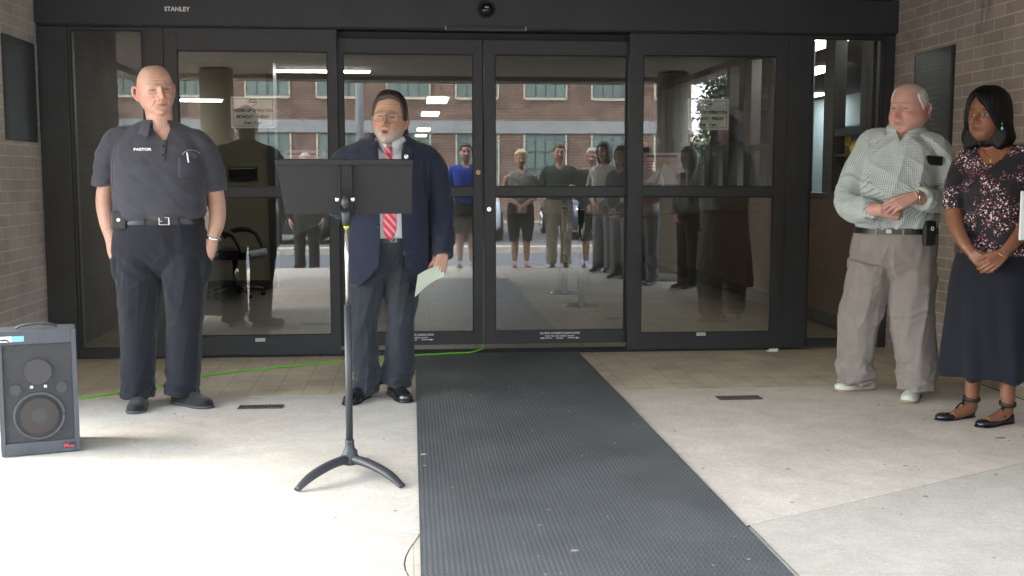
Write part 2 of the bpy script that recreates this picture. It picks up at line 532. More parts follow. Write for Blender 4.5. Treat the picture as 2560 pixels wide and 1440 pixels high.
# porch slabs with saw-cut joints: a V of joints meets under the mat
AX, AY = .655, -4.465
def jl(x, off=0.0):                              # joint line y at x
    return AY+abs(x-AX)*.503+off
gp = .007
sheet('porch_slab', [(-2.56, -1.51), (-5.19, -1.51), (.012, jl(.012)+gp), (.6, -4.4), (.6, -1.51)], 0, M['conc1'])
sheet('porch_slab', [(3.58, -1.51), (.61, -1.51), (.61, -4.4), (1.262, jl(1.262)+gp), (3.58, jl(3.58)+gp)], 0, M['conc4'])
sheet('porch_slab', [(-9.5, -1.51), (-5.21, -1.52), (.022, jl(.022)-gp), (.016, -4.18), (.002, -4.24), (-.016, -4.31), (-.030, -4.39), (-.035, -4.46), (-.032, -4.52), (-.020, -4.585), (.0, -4.66), (.04, -4.76), (.3, -5.0), (.3, -7.95), (-9.5, -7.95)], 0, M['conc2'])
sheet('porch_slab', [(12, jl(3.58)-gp), (3.58, jl(3.58)-gp), (1.262, jl(1.262)-gp), (1.262, -7.95), (12, -7.95)], 0, M['conc3'])
sheet('walkway_tile', [(.022, jl(.022)-gp), (.3, -4.30), (1.256, -4.19), (1.256, -7.95), (.31, -7.95), (.31, -5.0), (.046, -4.755), (.006, -4.657), (-.014, -4.585), (-.026, -4.52), (-.029, -4.46), (-.024, -4.39), (-.010, -4.31), (.008, -4.24), (.021, -4.18)], -.0005, M['tile_p'])
sheet('entry_tile', [(-2.57, -1.504), (3.61, -1.504), (3.61, -.005), (-2.57, -.005)], 0, M['tile'])
sheet('porch_bed', [(-9.6, .2), (12.1, .2), (12.1, -7.97), (-9.6, -7.97)], -.005, M['dirt'], drop=.3)
sheet('kerb', [(-40, -7.975), (40, -7.975), (40, -8.12), (-40, -8.12)], -.005, M['kerb'], drop=.3)
sheet('road', [(-60, -8.12), (60, -8.12), (60, -12.9), (-60, -12.9)], -.14, M['asphalt'])
sheet('kerb', [(-60, -12.9), (60, -12.9), (60, -13.35), (-60, -13.35)], -.02, M['kerb'], drop=.2)
sheet('parking_lot', [(-60, -13.35), (60, -13.35), (60, -24.3), (-60, -24.3)], -.03, M['lot'])
sheet('pavement', [(-60, -24.3), (60, -24.3), (60, -25.05), (-60, -25.05)], .02, M['kerb'], drop=.2)

# ------------------------------------------------------------------ brick side walls and plaques
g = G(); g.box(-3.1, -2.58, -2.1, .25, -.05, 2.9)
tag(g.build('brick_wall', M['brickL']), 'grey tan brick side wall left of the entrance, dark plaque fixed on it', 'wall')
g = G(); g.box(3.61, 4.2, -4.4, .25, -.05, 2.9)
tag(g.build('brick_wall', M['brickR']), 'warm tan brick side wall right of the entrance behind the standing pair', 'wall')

def plaque(x, y0, y1, z0, z1, s, label, lines):
    t = empty('wall_plaque', (x, (y0+y1)/2, z0), 0, label, 'plaque')
    hy = (y1-y0)/2; h = z1-z0
    g = G(); g.box(min(0, s*.022), max(0, s*.022), -hy, hy, 0, h, .004)
    g.build('plate', M['plaque'], t)
    g = G()
    e = .014
    for a in ((-hy+e, -hy+e+.006, e, h-e), (hy-e-.006, hy-e, e, h-e), (-hy+e+.006, hy-e-.006, e, e+.006), (-hy+e+.006, hy-e-.006, h-e-.006, h-e)):
        g.box(min(s*.021, s*.025), max(s*.021, s*.025), a[0], a[1], a[2], a[3])
    g.build('raised_border', M['plaque'], t)
    for body, size, z in lines:
        o = text(body, size, (s*.0235, 0, z), (PI/2, 0, s*PI/2), M['plaqtext'], t, 'raised_lettering', .0012, sx=.8)
    return t
plaque(-2.58, -.735, -.165, 1.545, 2.215, 1, 'plain dark slate plaque on the left brick wall', [])
rows = []
plaque(3.61, -.985, -.425, 1.40, 2.18, -1, 'dark plaque with rows of small raised lettering on the right brick wall', rows)
pl_ = [o_ for o_ in COL.objects if o_.name.startswith('wall_plaque')][-1]
rd_ = np.random.RandomState(3)
for i_, z_ in enumerate([.67, .645]+[.52-.036*k for k in range(12)]):          # worn, unreadable raised lines
    g = G()
    hgt_ = .020 if i_ < 2 else .011
    half_ = .17 if i_ < 2 else .06+.09*rd_.rand()
    y_ = -half_; up_, dn_ = [], []
    while y_ < half_:
        a_ = hgt_*(.25+.25*rd_.rand()); up_.append((y_, z_+a_)); dn_.append((y_, z_-a_)); y_ += .005+.004*rd_.rand()
    g.prism(up_+dn_[::-1], -.0245, -.0215, axis='X')
    g.build('worn_raised_line', M['plaqtext'], pl_)
# ------------------------------------------------------------------ canopy, columns
t = empty('canopy', (0, -3.2, 2.62), 0, 'tan flat canopy roof over the entrance porch with square ceiling fixtures', 'canopy')
g = G()
g.box(-3.35, 3.62, -3.2, 3.3, 0, .12)            # soffit slab (local coordinates: porch front is -Y)
g.build('soffit', M['soffit'], t)
g = G(); g.box(-3.40, 3.67, -3.62, -3.2, -.06, .72, .01); g.box(-3.62, -3.4, -3.62, 3.3, -.06, .72, .01)
g.box(3.67, 3.89, -3.62, -1.2, -.06, .72, .01)
g.build('fascia_beam', M['soffit'], t)
g = G(); g.box(-3.38, 3.66, -3.18, 3.4, .125, .70)
g.build('roof', M['soffit'], t)
for x, y in ((-.93, -.6), (1.77, -.6)):
    g = G(); g.box(x-.24, x+.24, y-.24, y+.24, -.012, -.001, .004)
    f = g.build('soffit_fixture', M['cream'], t)
    g = G(); g.box(x-.2, x+.2, y-.2, y+.2, -.016, -.0125); g.build('lens', M['band'], f)
for i, (x, y, r, lb) in enumerate(((3.3, -5.72, .20, 'round tan plaster column at the right corner of the porch'),
                                   (-2.33, -5.72, .20, 'round tan plaster column at the left of the porch front'),
                                   (-3.62, -5.05, .19, 'round tan plaster column farthest left beyond the brick wall end'))):
    g = G(); g.tube([(0, 0, 0), (0, 0, 2.60)], [r, r], seg=40, sub=1)
    c = g.build('round_column', M['columnm'], None, (x, y, 0))
    tag(c, lb, 'column', 'round plaster columns under the canopy')
    g = G(); g.tube([(0, 0, 0), (0, 0, .10)], [r+.03, r+.03], seg=40, sub=1); g.build('base', M['columnm'], c)

# ------------------------------------------------------------------ entrance: frame, doors, sidelights
t = empty('entrance_frame', (.53, 0, 0), 0, 'dark bronze aluminium entrance frame with deep header over the sliding doors', 'door frame')
o = -.53
g = G(); g.box(-2.57+o, 3.608+o, -.10, .14, 2.366, 2.60, .003); g.build('header', M['frame'], t)
g = G(); g.box(-2.54+o, 3.60+o, -.085, .12, 2.352, 2.3655); g.build('header_reveal', M['frame2'], t)
for x0, x1 in ((-2.575, -2.376), (-1.85, -1.72), (2.80, 2.975), (3.548, 3.608)):
    g = G(); g.box(x0+o, x1+o, -.06, .12, .012, 2.351, .003); g.build('post', M['frame'], t)
g = G(); g.box(-1.72+o, 2.80+o, -.03, .14, -.004, .014, .002); g.box(-1.72+o, 2.80+o, .02, .034, .0145, .022); g.box(-1.72+o, 2.80+o, .08, .094, .0145, .022)
g.build('threshold', M['frame2'], t)
g = G(); g.box(-.58+o, 1.64+o, .055, .115, 2.28, 2.3515, .002); g.build('door_track', M['frame2'], t)
text('STANLEY', .042, (-1.609+o, -.1006, 2.47), (PI/2, 0, 0), M['white'], t, 'lettering', bold=.0012)

def framed(name, label, cat, x0, x1, z0, z1, gx0, gx1, gz0, gz1, y0, y1, gm, rail=None, group=None):
    t = empty(name, ((x0+x1)/2, (y0+y1)/2, z0), 0, label, cat, group)
    cx, cy = (x0+x1)/2, (y0+y1)/2
    def bx(a, b, c, d, e=0.0, f=None):
        g = G(); g.box(a-cx, b-cx, y0-cy+e, y1-cy-e, c-z0, d-z0, .0025); return g
    bx(x0, gx0, z0, z1).build('stile', M['frame'], t)
    bx(gx1, x1, z0, z1).build('stile', M['frame'], t)
    bx(gx0, gx1, gz1, z1, .001).build('top_rail', M['frame'], t)
    bx(gx0, gx1, z0, gz0, .001).build('bottom_rail', M['frame'], t)
    if rail: bx(gx0, gx1, rail[0], rail[1], .001).build('middle_rail', M['frame'], t)
    g = G()                                       # black glazing bead
    w = .007
    zs = [(gz0, rail[0]), (rail[1], gz1)] if rail else [(gz0, gz1)]
    for a, b in zs:
        for q in ((gx0, gx0+w, a, b), (gx1-w, gx1, a, b), (gx0+w, gx1-w, a, a+w), (gx0+w, gx1-w, b-w*1.8, b)):
            g.box(q[0]-cx, q[1]-cx, -.014, .014, q[2]-z0, q[3]-z0)
    g.build('glazing_bead', M['frame2'], t)
    for a, b in zs:
        g = G(); g.box(gx0-cx-.002, gx1-cx+.002, -.003, .003, a-z0-.002, b-z0+.002)
        g.build('glass', gm, t)
    return t

fL = framed('fixed_panel', 'fixed glass entrance panel behind the bald man, opening hours notice taped up', 'door panel', -1.72, -.516, .018, 2.351, -1.63, -.582, .158, 2.2, -.05, .0, M['glass'], (1.167, 1.235))
fR = framed('fixed_panel', 'fixed glass entrance panel right of the sliding doors with notice and poster', 'door panel', 1.605, 2.80, .018, 2.351, 1.707, 2.71, .138, 2.2, -.05, .0, M['glass'], (1.167, 1.235))
sL = framed('sliding_door', 'glass sliding door leaf behind the man in the navy blazer', 'sliding door', -.55, .530, .065, 2.30, -.478, .462, .158, 2.2, .02, .065, M['glass'], (1.167, 1.235), 'automatic sliding door leaves')
sR = framed('sliding_door', 'glass sliding door leaf with white caution lettering, right of the meeting stiles', 'sliding door', .541, 1.65, .065, 2.30, .621, 1.600, .158, 2.2, .02, .065, M['glass'], (1.167, 1.235), 'automatic sliding door leaves')
framed('side_window', 'tall glass sidelight at the far right edge of the entrance', 'window', 2.976, 3.547, .018, 2.351, 2.99, 3.52, .075, 2.335, -.04, .01, M['glass2'])
framed('side_window', 'tall dark glass sidelight at the far left edge of the entrance', 'window', -2.375, -1.851, .018, 2.351, -2.36, -1.87, .075, 2.335, -.04, .01, M['glass2'])

for f, x in ((fL, -1.097), (fR, 2.17)):
    cx, cy = f.location.x, f.location.y
    g = G(); g.box(x-cx-.035, x-cx+.035, -.0505-cy-.0+.0, -.0500-cy, .118-.018, .142-.018)
    pz = g.build('maker_plate', M['white'], f)
    text('STANLEY', .016, (x-cx, -.0510-cy, .130-.018), (PI/2, 0, 0), M['ink'], pz, 'lettering', extrude=.0002)
def caution(f, x):
    cx = f.location.x
    w = lambda b, s_, z, **k: text(b, s_, (x-cx, .0195-f.location.y, z-.065), (PI/2, 0, 0), M['white'], f, 'caution_lettering', extrude=.0003, **k)
    w('CAUTION: AUTOMATIC SLIDING DOOR', .0215, .141, bold=.0006, sx=.78)
    w('Door may close without warning', .0195, .121, bold=.0004, sx=.85)
    w('STANLEY', .014, .103, bold=.0004)
    for s_ in (-1, 1):
        g = G()
        a = x-cx
        pts = [(a+s_*.06, .107-.065), (a+s_*.125, .107-.065), (a+s_*.125, .112-.065), (a+s_*.155, .1045-.065), (a+s_*.125, .097-.065), (a+s_*.125, .102-.065), (a+s_*.06, .102-.065)]
        g.prism(pts, .0192-f.location.y, .0196-f.location.y)
        g.build('arrow', M['white'], f)
caution(sR, 1.107); caution(sL, .01)
M['brass'] = mat('copper brass', (.62, .30, .18), .35, metal=.6)
for f, x, z, m_ in ((sL, .497, 1.341, M['brass']), (sR, .575, 1.071, M['chrome'])):
    g = G(); g.tube([(x-f.location.x, .0195-f.location.y, z-.065), (x-f.location.x, .008-f.location.y, z-.065)], [.018, .016], seg=24, sub=1, ref=(1, 0, 0))
    k = g.build('lock_cylinder', m_, f)
    g = G(); g.box(x-f.location.x-.002, x-f.location.x+.002, .0073-f.location.y, .0079-f.location.y, z-.065-.008, z-.065+.008); g.build('keyhole', M['ink'], k)
# small white clamps at glass corners
for f, x in ((sL, .42), (sR, .64)):
    g = G(); g.box(x-f.location.x-.009, x-f.location.x+.009, .028-f.location.y, .035-f.location.y, .165-.065, .185-.065); g.build('corner_clip', M['band'], f)

# motion sensor dome and safety beam bar
t = empty('motion_sensor', (.55, -.10, 2.489), 0, 'small black dome motion sensor in the middle of the header', 'sensor')
g = G(); g.tube([(0, 0, .012), (0, -.012, .012)], [.066, .062], seg=32, sub=1, ref=(1, 0, 0)); g.build('base_ring', M['frame2'], t)
M['gloss'] = mat('glossy black plastic', (.012, .013, .014), .12)
g = G(); g.ell((0, -.012, .004), (.052, .05, .048), nu=28, nv=18); g.build('dome', M['gloss'], t)
g = G(); g.box(-.014, .014, -.0645, -.06, .012, .020, .001); g.build('lens_window', M['chrome'], t)
t = empty('sensor_bar', (.546, -.10, 2.36), 0, 'slim dark sensor bar under the header above the sliding doors', 'sensor')
g = G(); g.box(-.28, .28, -.03, .0, -.016, .014, .006); g.build('housing', M['frame'], t)
for q in (-.292, .281):
    g = G(); g.box(q, q+.011, -.028, 0, -.012, .018, .003); g.build('end_cap', M['band'], t)
t = empty('door_wedge', (2.70, -.10, .001), 0, 'small white wedge on the floor at the foot of the right door post', 'wedge')
g = G(); g.prism([(-.045, 0), (.04, 0), (.045, .022), (-.01, .02)], -.03, .0, axis='Y'); g.build('block', M['white'], t)
# ------------------------------------------------------------------ notices on the glass
M['pinkp'] = mat('poster print', (.45, .28, .28), .6)
def hours(x0, x1, z0, z1, label, yy=.004):
    cx = (x0+x1)/2; w = (x1-x0)/2; h = z1-z0
    t = empty('hours_notice', (cx, yy, z0), 0, label, 'notice', 'opening hours notices')
    g = G(); g.box(-w, w, 0, .0012, 0, h); g.build('sheet', M['paper'], t)
    g = G(); k = .003
    for q in ((-w+.015, w-.015, .015, .015+k), (-w+.015, w-.015, h-.015-k, h-.015), (-w+.015, -w+.015+k, .018, h-.018), (w-.015-k, w-.015, .018, h-.018)):
        g.box(q[0], q[1], -.0008, -.0001, q[2], q[3])
    g.build('printed_border', M['ink'], t)
    for b, s_, z in (('HOURS OF OPERATION', .031, .56), ('MONDAY \u2013 FRIDAY', .031, .36), ('8 am \u2013 5 pm', .028, .17)):
        text(b, s_, (0, -.0006, h*z), (PI/2, 0, 0), M['ink'], t, 'lettering', extrude=.0003, bold=.0014, sx=.86)
    g = G()
    g.tube([(math.cos(a)*.026, -.0006, h*.82+math.sin(a)*.022) for a in np.linspace(0, 2*PI, 25)], [.002]*25, seg=6, sub=1)
    g.box(-.022, .022, -.0008, -.0001, h*.82-.004, h*.82+.004)
    g.build('round_seal', M['ink'], t)
    return t
hours(-1.272, -.960, 1.655, 1.878, 'white opening hours notice taped inside the left fixed panel', -.012)
hours(2.053, 2.362, 1.655, 1.885, 'white opening hours notice taped inside the right fixed panel', -.012)
M['pos1'] = mat('pink poster ground', (.40, .25, .25), .5, var=.4, vscale=9)
M['pos2'] = mat('pale poster shape', (.55, .50, .52), .5)
M['pos3'] = mat('dark poster text', (.10, .06, .09), .5)
def poster(x0, x1, z0, z1, label):
    cx = (x0+x1)/2; w = (x1-x0)/2; h = z1-z0
    t = empty('event_poster', (cx, -.012, z0), 0, label, 'poster')
    g = G(); g.box(-w, w, 0, .0012, 0, h); g.build('sheet', M['pos1'], t)
    g = G(); g.prism([(-w*.2, .01), (w*.9, .01), (w*.6, h*.45), (w*.1, h*.7), (-w*.1, h*.3)], -.0008, -.0001)
    g.prism([(-w*.9, .02), (-w*.4, .02), (-w*.1, h*.5), (-w*.5, h*.35)], -.0008, -.0001)
    g.build('printed_shape', M['pos2'], t)
    g = G()
    g.box(-w*.85, w*.8, -.0009, -.0001, h*.86, h*.93)
    for i in range(4):
        g.box(-w*.85, -w*.85+w*(.5+.1*(i % 2)), -.0009, -.0001, h*(.72-.09*i), h*(.745-.09*i))
    g.build('printed_text_bar', M['pos3'], t)
poster(1.722, 2.004, 1.246, 1.486, 'pink picture poster on the glass low in the right fixed panel')
poster(-.905, -.607, 1.247, 1.50, 'pink picture poster on the glass behind the music stand')

# ------------------------------------------------------------------ lobby seen through the glass
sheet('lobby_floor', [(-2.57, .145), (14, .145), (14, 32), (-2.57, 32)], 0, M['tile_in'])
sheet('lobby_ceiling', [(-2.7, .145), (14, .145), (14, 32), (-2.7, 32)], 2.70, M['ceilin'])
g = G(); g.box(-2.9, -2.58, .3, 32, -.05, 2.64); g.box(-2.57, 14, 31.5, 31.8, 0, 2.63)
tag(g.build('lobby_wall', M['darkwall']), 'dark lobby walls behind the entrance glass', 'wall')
g = G(); g.box(-2.56, -1.66, 5.05, 5.25, .001, 2.63)
w_ = tag(g.build('partition_wall', M['olive']), 'olive wall inside the lobby behind the office chair', 'wall')
g = G(); g.box(-1.655, -1.57, 5.0, 5.3, .001, 2.63, .004); g.build('end_post', M['frame'], w_)
g = G(); g.box(-2.56, -1.66, 5.03, 5.049, .001, .10); g.build('skirting', M['darkwall'], w_)
t = empty('wall_phone_shelf', (-1.94, 5.04, 1.28), 0, 'black rectangular box mounted on the olive lobby wall', 'wall box')
g = G(); g.box(-.16, .16, -.07, 0, 0, .15, .01); g.build('box', M['frame2'], t)
g = G(); g.box(-.14, .14, -.074, -.071, .02, .13, .001); g.build('front_face', M['gloss'], t)
# side partition to the office on the right
t = empty('office_partition', (3.64, 3.2, 0), 0, 'office partition right of the lobby, wood panels below dark framed windows', 'partition')
g = G(); g.box(0, .08, -3.0, 5.8, .01, 1.13); g.build('wood_panel', M['wood'], t)
g = G(); g.box(-.012, -.001, -3.0, 5.8, .01, .12); g.build('skirting', M['darkwall'], t)
g = G(); g.box(-.02, .10, -3.0, 5.8, 1.131, 1.17, .004); g.build('sill', M['frame'], t)
g = G(); g.box(0, .08, -3.0, 5.8, 2.56, 2.64); g.build('head_panel', M['darkwall'], t)
for y in (-2.715, -1.925, -1.17, -.4, .4, 1.2, 2.0, 2.8, 3.6, 4.4, 5.2):
    g = G(); g.box(-.015, .095, y-.112, y+.112, 1.171, 2.559, .003); g.build('mullion', M['frame'], t)
g = G(); g.box(0, .06, -2.602, -2.038, 1.655, 1.72, .002); g.build('cross_rail', M['frame'], t)
g = G(); g.box(0, .05, -2.602, -2.038, 1.483, 1.503, .002); g.build('cross_rail', M['frame'], t)
for a_, b_ in ((-1.056, -.514), (-.286, .286)):
    g = G(); g.box(0, .05, a_, b_, 1.60, 1.65, .002); g.build('cross_rail', M['frame'], t)
g = G(); g.box(3.2, 3.3, -3.0, 10.8, .01, 2.6); g.box(.081, 3.19, -3.05, -3.0, .01, 2.6); g.build('office_wall', M['office'], t)
M['petal'] = mat('yellow petal print', (.80, .55, .04), .6, var=.2, vscale=30)
M['petalc'] = mat('brown seed print', (.16, .06, .015), .7)
M['bluep'] = mat('blue poster ground', (.12, .20, .26), .6)
def sunflower(x, y, z, r, label):
    t = empty('sunflower_poster', (x, y, z), 0, label, 'poster', 'sunflower posters in the office window')
    g = G(); g.box(0, .004, -r*1.05, r*1.05, -r*1.02, r*1.02); g.build('sheet', M['bluep'], t)
    g = G(); 
    for k in range(18):
        a = k/18*2*PI+.1*math.sin(k*3)
        n = r*(.96+.05*math.sin(k*5)); b = .17
        g.prism([(math.cos(a-.12)*r*.25, math.sin(a-.12)*r*.25), (math.cos(a-b)*n*.7, math.sin(a-b)*n*.7), (math.cos(a)*n, math.sin(a)*n), (math.cos(a+b)*n*.7, math.sin(a+b)*n*.7), (math.cos(a+.12)*r*.25, math.sin(a+.12)*r*.25)], -.0012-.0002*(k % 3), -.0002, axis='X')
    g.build('petals', M['petal'], t)
    g = G(); g.prism([(math.cos(a)*r*.36, math.sin(a)*r*.36) for a in np.linspace(0, 2*PI, 24, endpoint=False)], -.0026, -.002, axis='X'); g.build('seed_head', M['petalc'], t)
sunflower(3.735, 1.12, 1.49, .25, 'yellow sunflower poster in the office window beside the white haired man')
sunflower(3.735, 3.85, 1.95, .24, 'yellow sunflower poster in a farther office window seen in the right fixed panel')
# ceiling lights
def clight(x, y, sx, sy, label, m_='lamp', z=2.635, group='lobby ceiling lights'):
    t = empty('ceiling_light', (x, y, z), 0, label, 'light', group)
    g = G(); g.box(-sx/2-.02, sx/2+.02, -sy/2-.02, sy/2+.02, -.01, .005); g.build('housing', M['band'], t)
    g = G(); g.box(-sx/2, sx/2, -sy/2, sy/2, -.03, -.0105); g.build('diffuser', M[m_], t)
lb = ['nearest square ceiling light above the blazer man\'s left shoulder', 'second ceiling light down the lobby corridor', 'third ceiling light down the lobby corridor', 'farthest ceiling light down the lobby corridor']
for i, (y, x) in enumerate(((10.9, .47), (15.0, .42), (22.3, .37), (26.6, .34))):
    clight(x, y, .34, 1.25, lb[i])
clight(-1.12, 5.9, 1.25, .10, 'long thin fluorescent strip light across the left doors', 'lampd')
clight(4.03, 2.0, .30, 2.5, 'long ceiling light in the office nearest the right sidelight')
clight(2.3, 1.5, .55, .55, 'square ceiling light just inside the right fixed panel')  # added fill lamp, unseen above the header, brightens the sunflower poster
clight(-.6, 1.5, .55, .55, 'square ceiling light just inside the left sliding door')  # second added lamp out of view, lifts the dim lobby just inside
clight(6.3, 9.5, .5, 1.3, 'ceiling light deep in the office')
clight(5.0, 5.4, .3, 1.3, 'ceiling light in the middle of the office')
clight(-2.15, 5.0-1.6, .5, .05, 'short thin fluorescent tube seen in the left sidelight', 'lampd', z=2.1)
# rope stanchions inside
def stanchion(x, y, label):
    t = empty('stanchion', (x, y, 0), 0, label, 'stanchion', 'black queue stanchions in the lobby')
    g = G(); g.tube([(0, 0, .001), (0, 0, .012), (0, 0, .03)], [.19, .185, .05], seg=32, sub=1); g.build('base', M['gloss'], t)
    g = G(); g.tube([(0, 0, .03), (0, 0, .95)], [.032, .032], seg=16, sub=1); g.build('post', M['gloss'], t)
    g = G(); g.tube([(0, 0, .95), (0, 0, 1.0)], [.037, .03], seg=16, sub=1); g.build('head', M['gloss'], t)
stanchion(1.73, 4.2, 'black queue stanchion in the lobby, the farther of the two')
stanchion(1.72, 2.95, 'black queue stanchion in the lobby, the nearer of the two')
g = G(); g.tube([(1.76, 2.95, .93), (2.3, 3.1, .90), (2.75, 3.3, .93)], [(.003, .03)]*3, seg=8, sub=6)
tag(g.build('queue_belt', M['frame2']), 'black retractable queue belt stretched from the nearer stanchion', 'belt')
# office chair
t = empty('office_chair', (-1.92, 4.15, 0), R(75), 'black office chair standing in the lobby behind the left fixed panel', 'chair')
M['leather'] = mat('black chair leather', (.012, .012, .014), .4, bump=.1)
g = G(); g.box(-.27, .27, -.27, .27, .42, .53, .04); g.build('seat', M['leather'], t)
g = G(); g.tube([(0, .26, .50), (0, .33, .75), (0, .39, 1.08)], [(.24, .06), (.26, .07), (.2, .05)], seg=20, ref=(0, -1, 0)); g.build('backrest', M['leather'], t)
for s_ in (-1, 1):
    g = G(); g.tube([(s_*.29, .26, .64), (s_*.31, .12, .72), (s_*.31, -.1, .70), (s_*.29, -.22, .50)], [.028]*4, seg=10); g.build('armrest', M['leather'], t)
g = G(); g.tube([(0, 0, .42), (0, 0, .10)], [.03, .03], sub=1); g.build('gas_lift', M['chrome'], t)
for k in range(5):
    a = k*2*PI/5+.3
    g = G(); g.tube([(0, 0, .12), (math.cos(a)*.3, math.sin(a)*.3, .075)], [.03, .02], sub=1); lg = g.build('leg', M['leather'], t)
    g = G(); g.ell((math.cos(a)*.3, math.sin(a)*.3, .032), .03, nu=10, nv=8); g.build('castor', M['gloss'], lg)
# ------------------------------------------------------------------ across the street
t = empty('brick_building', (0, -25.05, 0), 0, 'long red brick building across the street with a pale concrete band', 'building')
g = G(); g.box(-26, 8.5, -12, 0, -.05, 7.4); g.build('wall', M['redbrick'], t)
g = G(); g.box(-26.02, 8.52, -.0, .05, 2.64, 3.01); g.build('band', M['band'], t)
g = G(); g.box(-26.1, 8.6, -12.1, .1, 7.4, 7.6, .02); g.build('coping', M['band'], t)
M['muntin'] = mat('dark steel muntin', (.05, .06, .055), .6)
xs = [3.45+2.05*k for k in range(-8, 2)]+[7.4]
for x in xs:
    for z0, z1, nr in ((1.06, 2.60, 3), (3.70, 5.6, 4)):
        w = 1.22 if x < 7 else .95
        g = G()
        g.box(x-.05, x, .0, .04, z0-.05, z1); g.box(x+w, x+w+.05, 0, .04, z0-.05, z1); g.box(x, x+w, 0, .05, z0-.08, z0)
        fr = g.build('window', M['cream'], t)
        g = G(); g.box(x+.001, x+w-.001, .004, .010, z0+.001, z1-.001); g.build('pane', M['gwin'], fr)
        g = G()
        for k in range(5): g.box(x+w*k/4-.012, x+w*k/4+.012, .0105, .025, z0, z1)
        for k in range(nr+1): g.box(x, x+w, .0255, .032, z0+(z1-z0)*k/nr-.012, z0+(z1-z0)*k/nr+.012)
        g.build('muntin', M['muntin'], fr)
g = G(); g.tube([(0, 0, 0), (0, 0, 7.5)], [.085, .07], seg=20, sub=1)
po = tag(g.build('utility_pole', M['band'], None, (-.98, -13.8, -.03)), 'pale concrete utility pole on the far kerb', 'pole')

M['tyre'] = mat('tyre rubber', (.015, .015, .015), .8)
M['rim'] = mat('alloy rim', (.55, .55, .56), .3, metal=.8)
M['carglass'] = mat('car window glass', (.03, .04, .045), .08, spec=.7)
def car(name, loc, rz, paint, label):
    t = empty('parked_car', loc, rz, label, 'car', 'cars parked across the street')
    L_, Wd = 4.5, .88
    # stations along x: (x, half width, sill z, belt z, roof z, roof half width)
    st = [(-2.25, .62, .42, .66, .66, .5), (-2.15, .78, .30, .86, .87, .6), (-1.7, .86, .22, .95, .99, .66), (-1.35, .88, .2, .97, 1.05, .64), (-.8, .88, .2, .97, 1.38, .60), (-.2, .88, .2, .96, 1.45, .60),
          (.35, .88, .2, .95, 1.42, .60), (.95, .88, .2, .93, 1.10, .62), (1.25, .87, .2, .91, .95, .68), (1.8, .84, .22, .84, .87, .62), (2.15, .74, .3, .74, .76, .55), (2.25, .58, .40, .62, .63, .42)]
    rings = []
    for x, w, a, b, c, rw in st:
        half = [(w*.92, a), (w, a+.10), (w*1.0, (a+b)/2), (w*.97, b), (rw+(w*.97-rw)*.12*(1 if c-b > .1 else 3), b+(c-b)*.88), (rw*.8, c), (0, c+.01)]
        pts = half+[(-p, q) for p, q in half[-2::-1]]
        rings.append(np.array([(x, p, q) for p, q in pts]))
    g = G(); g.loft(rings); b_ = g.build('body', paint, t)
    g = G()
    for s_ in (-1, 1):
        g.add([(-1.25, s_*.862, 1.0), (-.82, s_*.70, 1.33), (-.22, s_*.685, 1.38), (-.2, s_*.868, .985)], [(0, 1, 2, 3)])
        g.add([(-.12, s_*.868, .985), (-.14, s_*.685, 1.38), (.34, s_*.69, 1.35), (.92, s_*.855, .97)], [(0, 1, 2, 3)])
    g.add([(.42, -.58, 1.415), (.42, .58, 1.415), (1.2, .72, .99), (1.2, -.72, .99)], [(0, 1, 2, 3)])
    g.build('windows', M['carglass'], t)
    for x in (-1.38, 1.40):
        for s_ in (-1, 1):
            g = G(); g.tube([(x, s_*.72, .32), (x, s_*.90, .32)], [.32, .31], seg=28, sub=1, ref=(0, 0, 1)); wh = g.build('wheel', M['tyre'], t)
            g = G()
            for k in range(8):
                a = k*PI/4
                g.tube([(x, s_*.905, .32), (x+math.cos(a)*.2, s_*.905, .32+math.sin(a)*.2)], [.028, .02], seg=6, sub=1)
            g.tube([(x+math.cos(a)*.21, s_*.905, .32+math.sin(a)*.21) for a in np.linspace(0, 2*PI, 21)], [.015]*21, seg=6, sub=1)
            g.build('rim', M['rim'], wh)
    for s_ in (-1, 1):
        g = G(); g.ell((2.1, s_*.6, .66), (.12, .14, .07)); g.build('headlight', M['chrome'], t)
        g = G(); g.ell((.72, s_*.95, .98), (.07, .09, .06)); g.build('mirror', paint, t)
    g = G()
    for k in range(3): g.box(2.20, 2.262, -.42, .42, .42+.07*k, .445+.07*k)
    g.build('grille', M['chrome'], t)
    return t
P_white = mat('white car paint', (.62, .65, .66), .25, coat=.6)
P_black = mat('black car paint', (.015, .015, .017), .2, coat=.6)
P_blue = mat('dark blue car paint', (.02, .03, .06), .22, coat=.6)
car('c1', (1.05, -16.7, -.03), R(90), P_white, 'white sedan parked nose out beyond the far kerb')
car('c2', (-3.4, -15.3, -.03), R(4), P_black, 'black sedan with alloy wheels parked along the far kerb')
car('c3', (4.1, -17.0, -.03), R(88), P_blue, 'dark blue car parked nose out right of the white sedan')

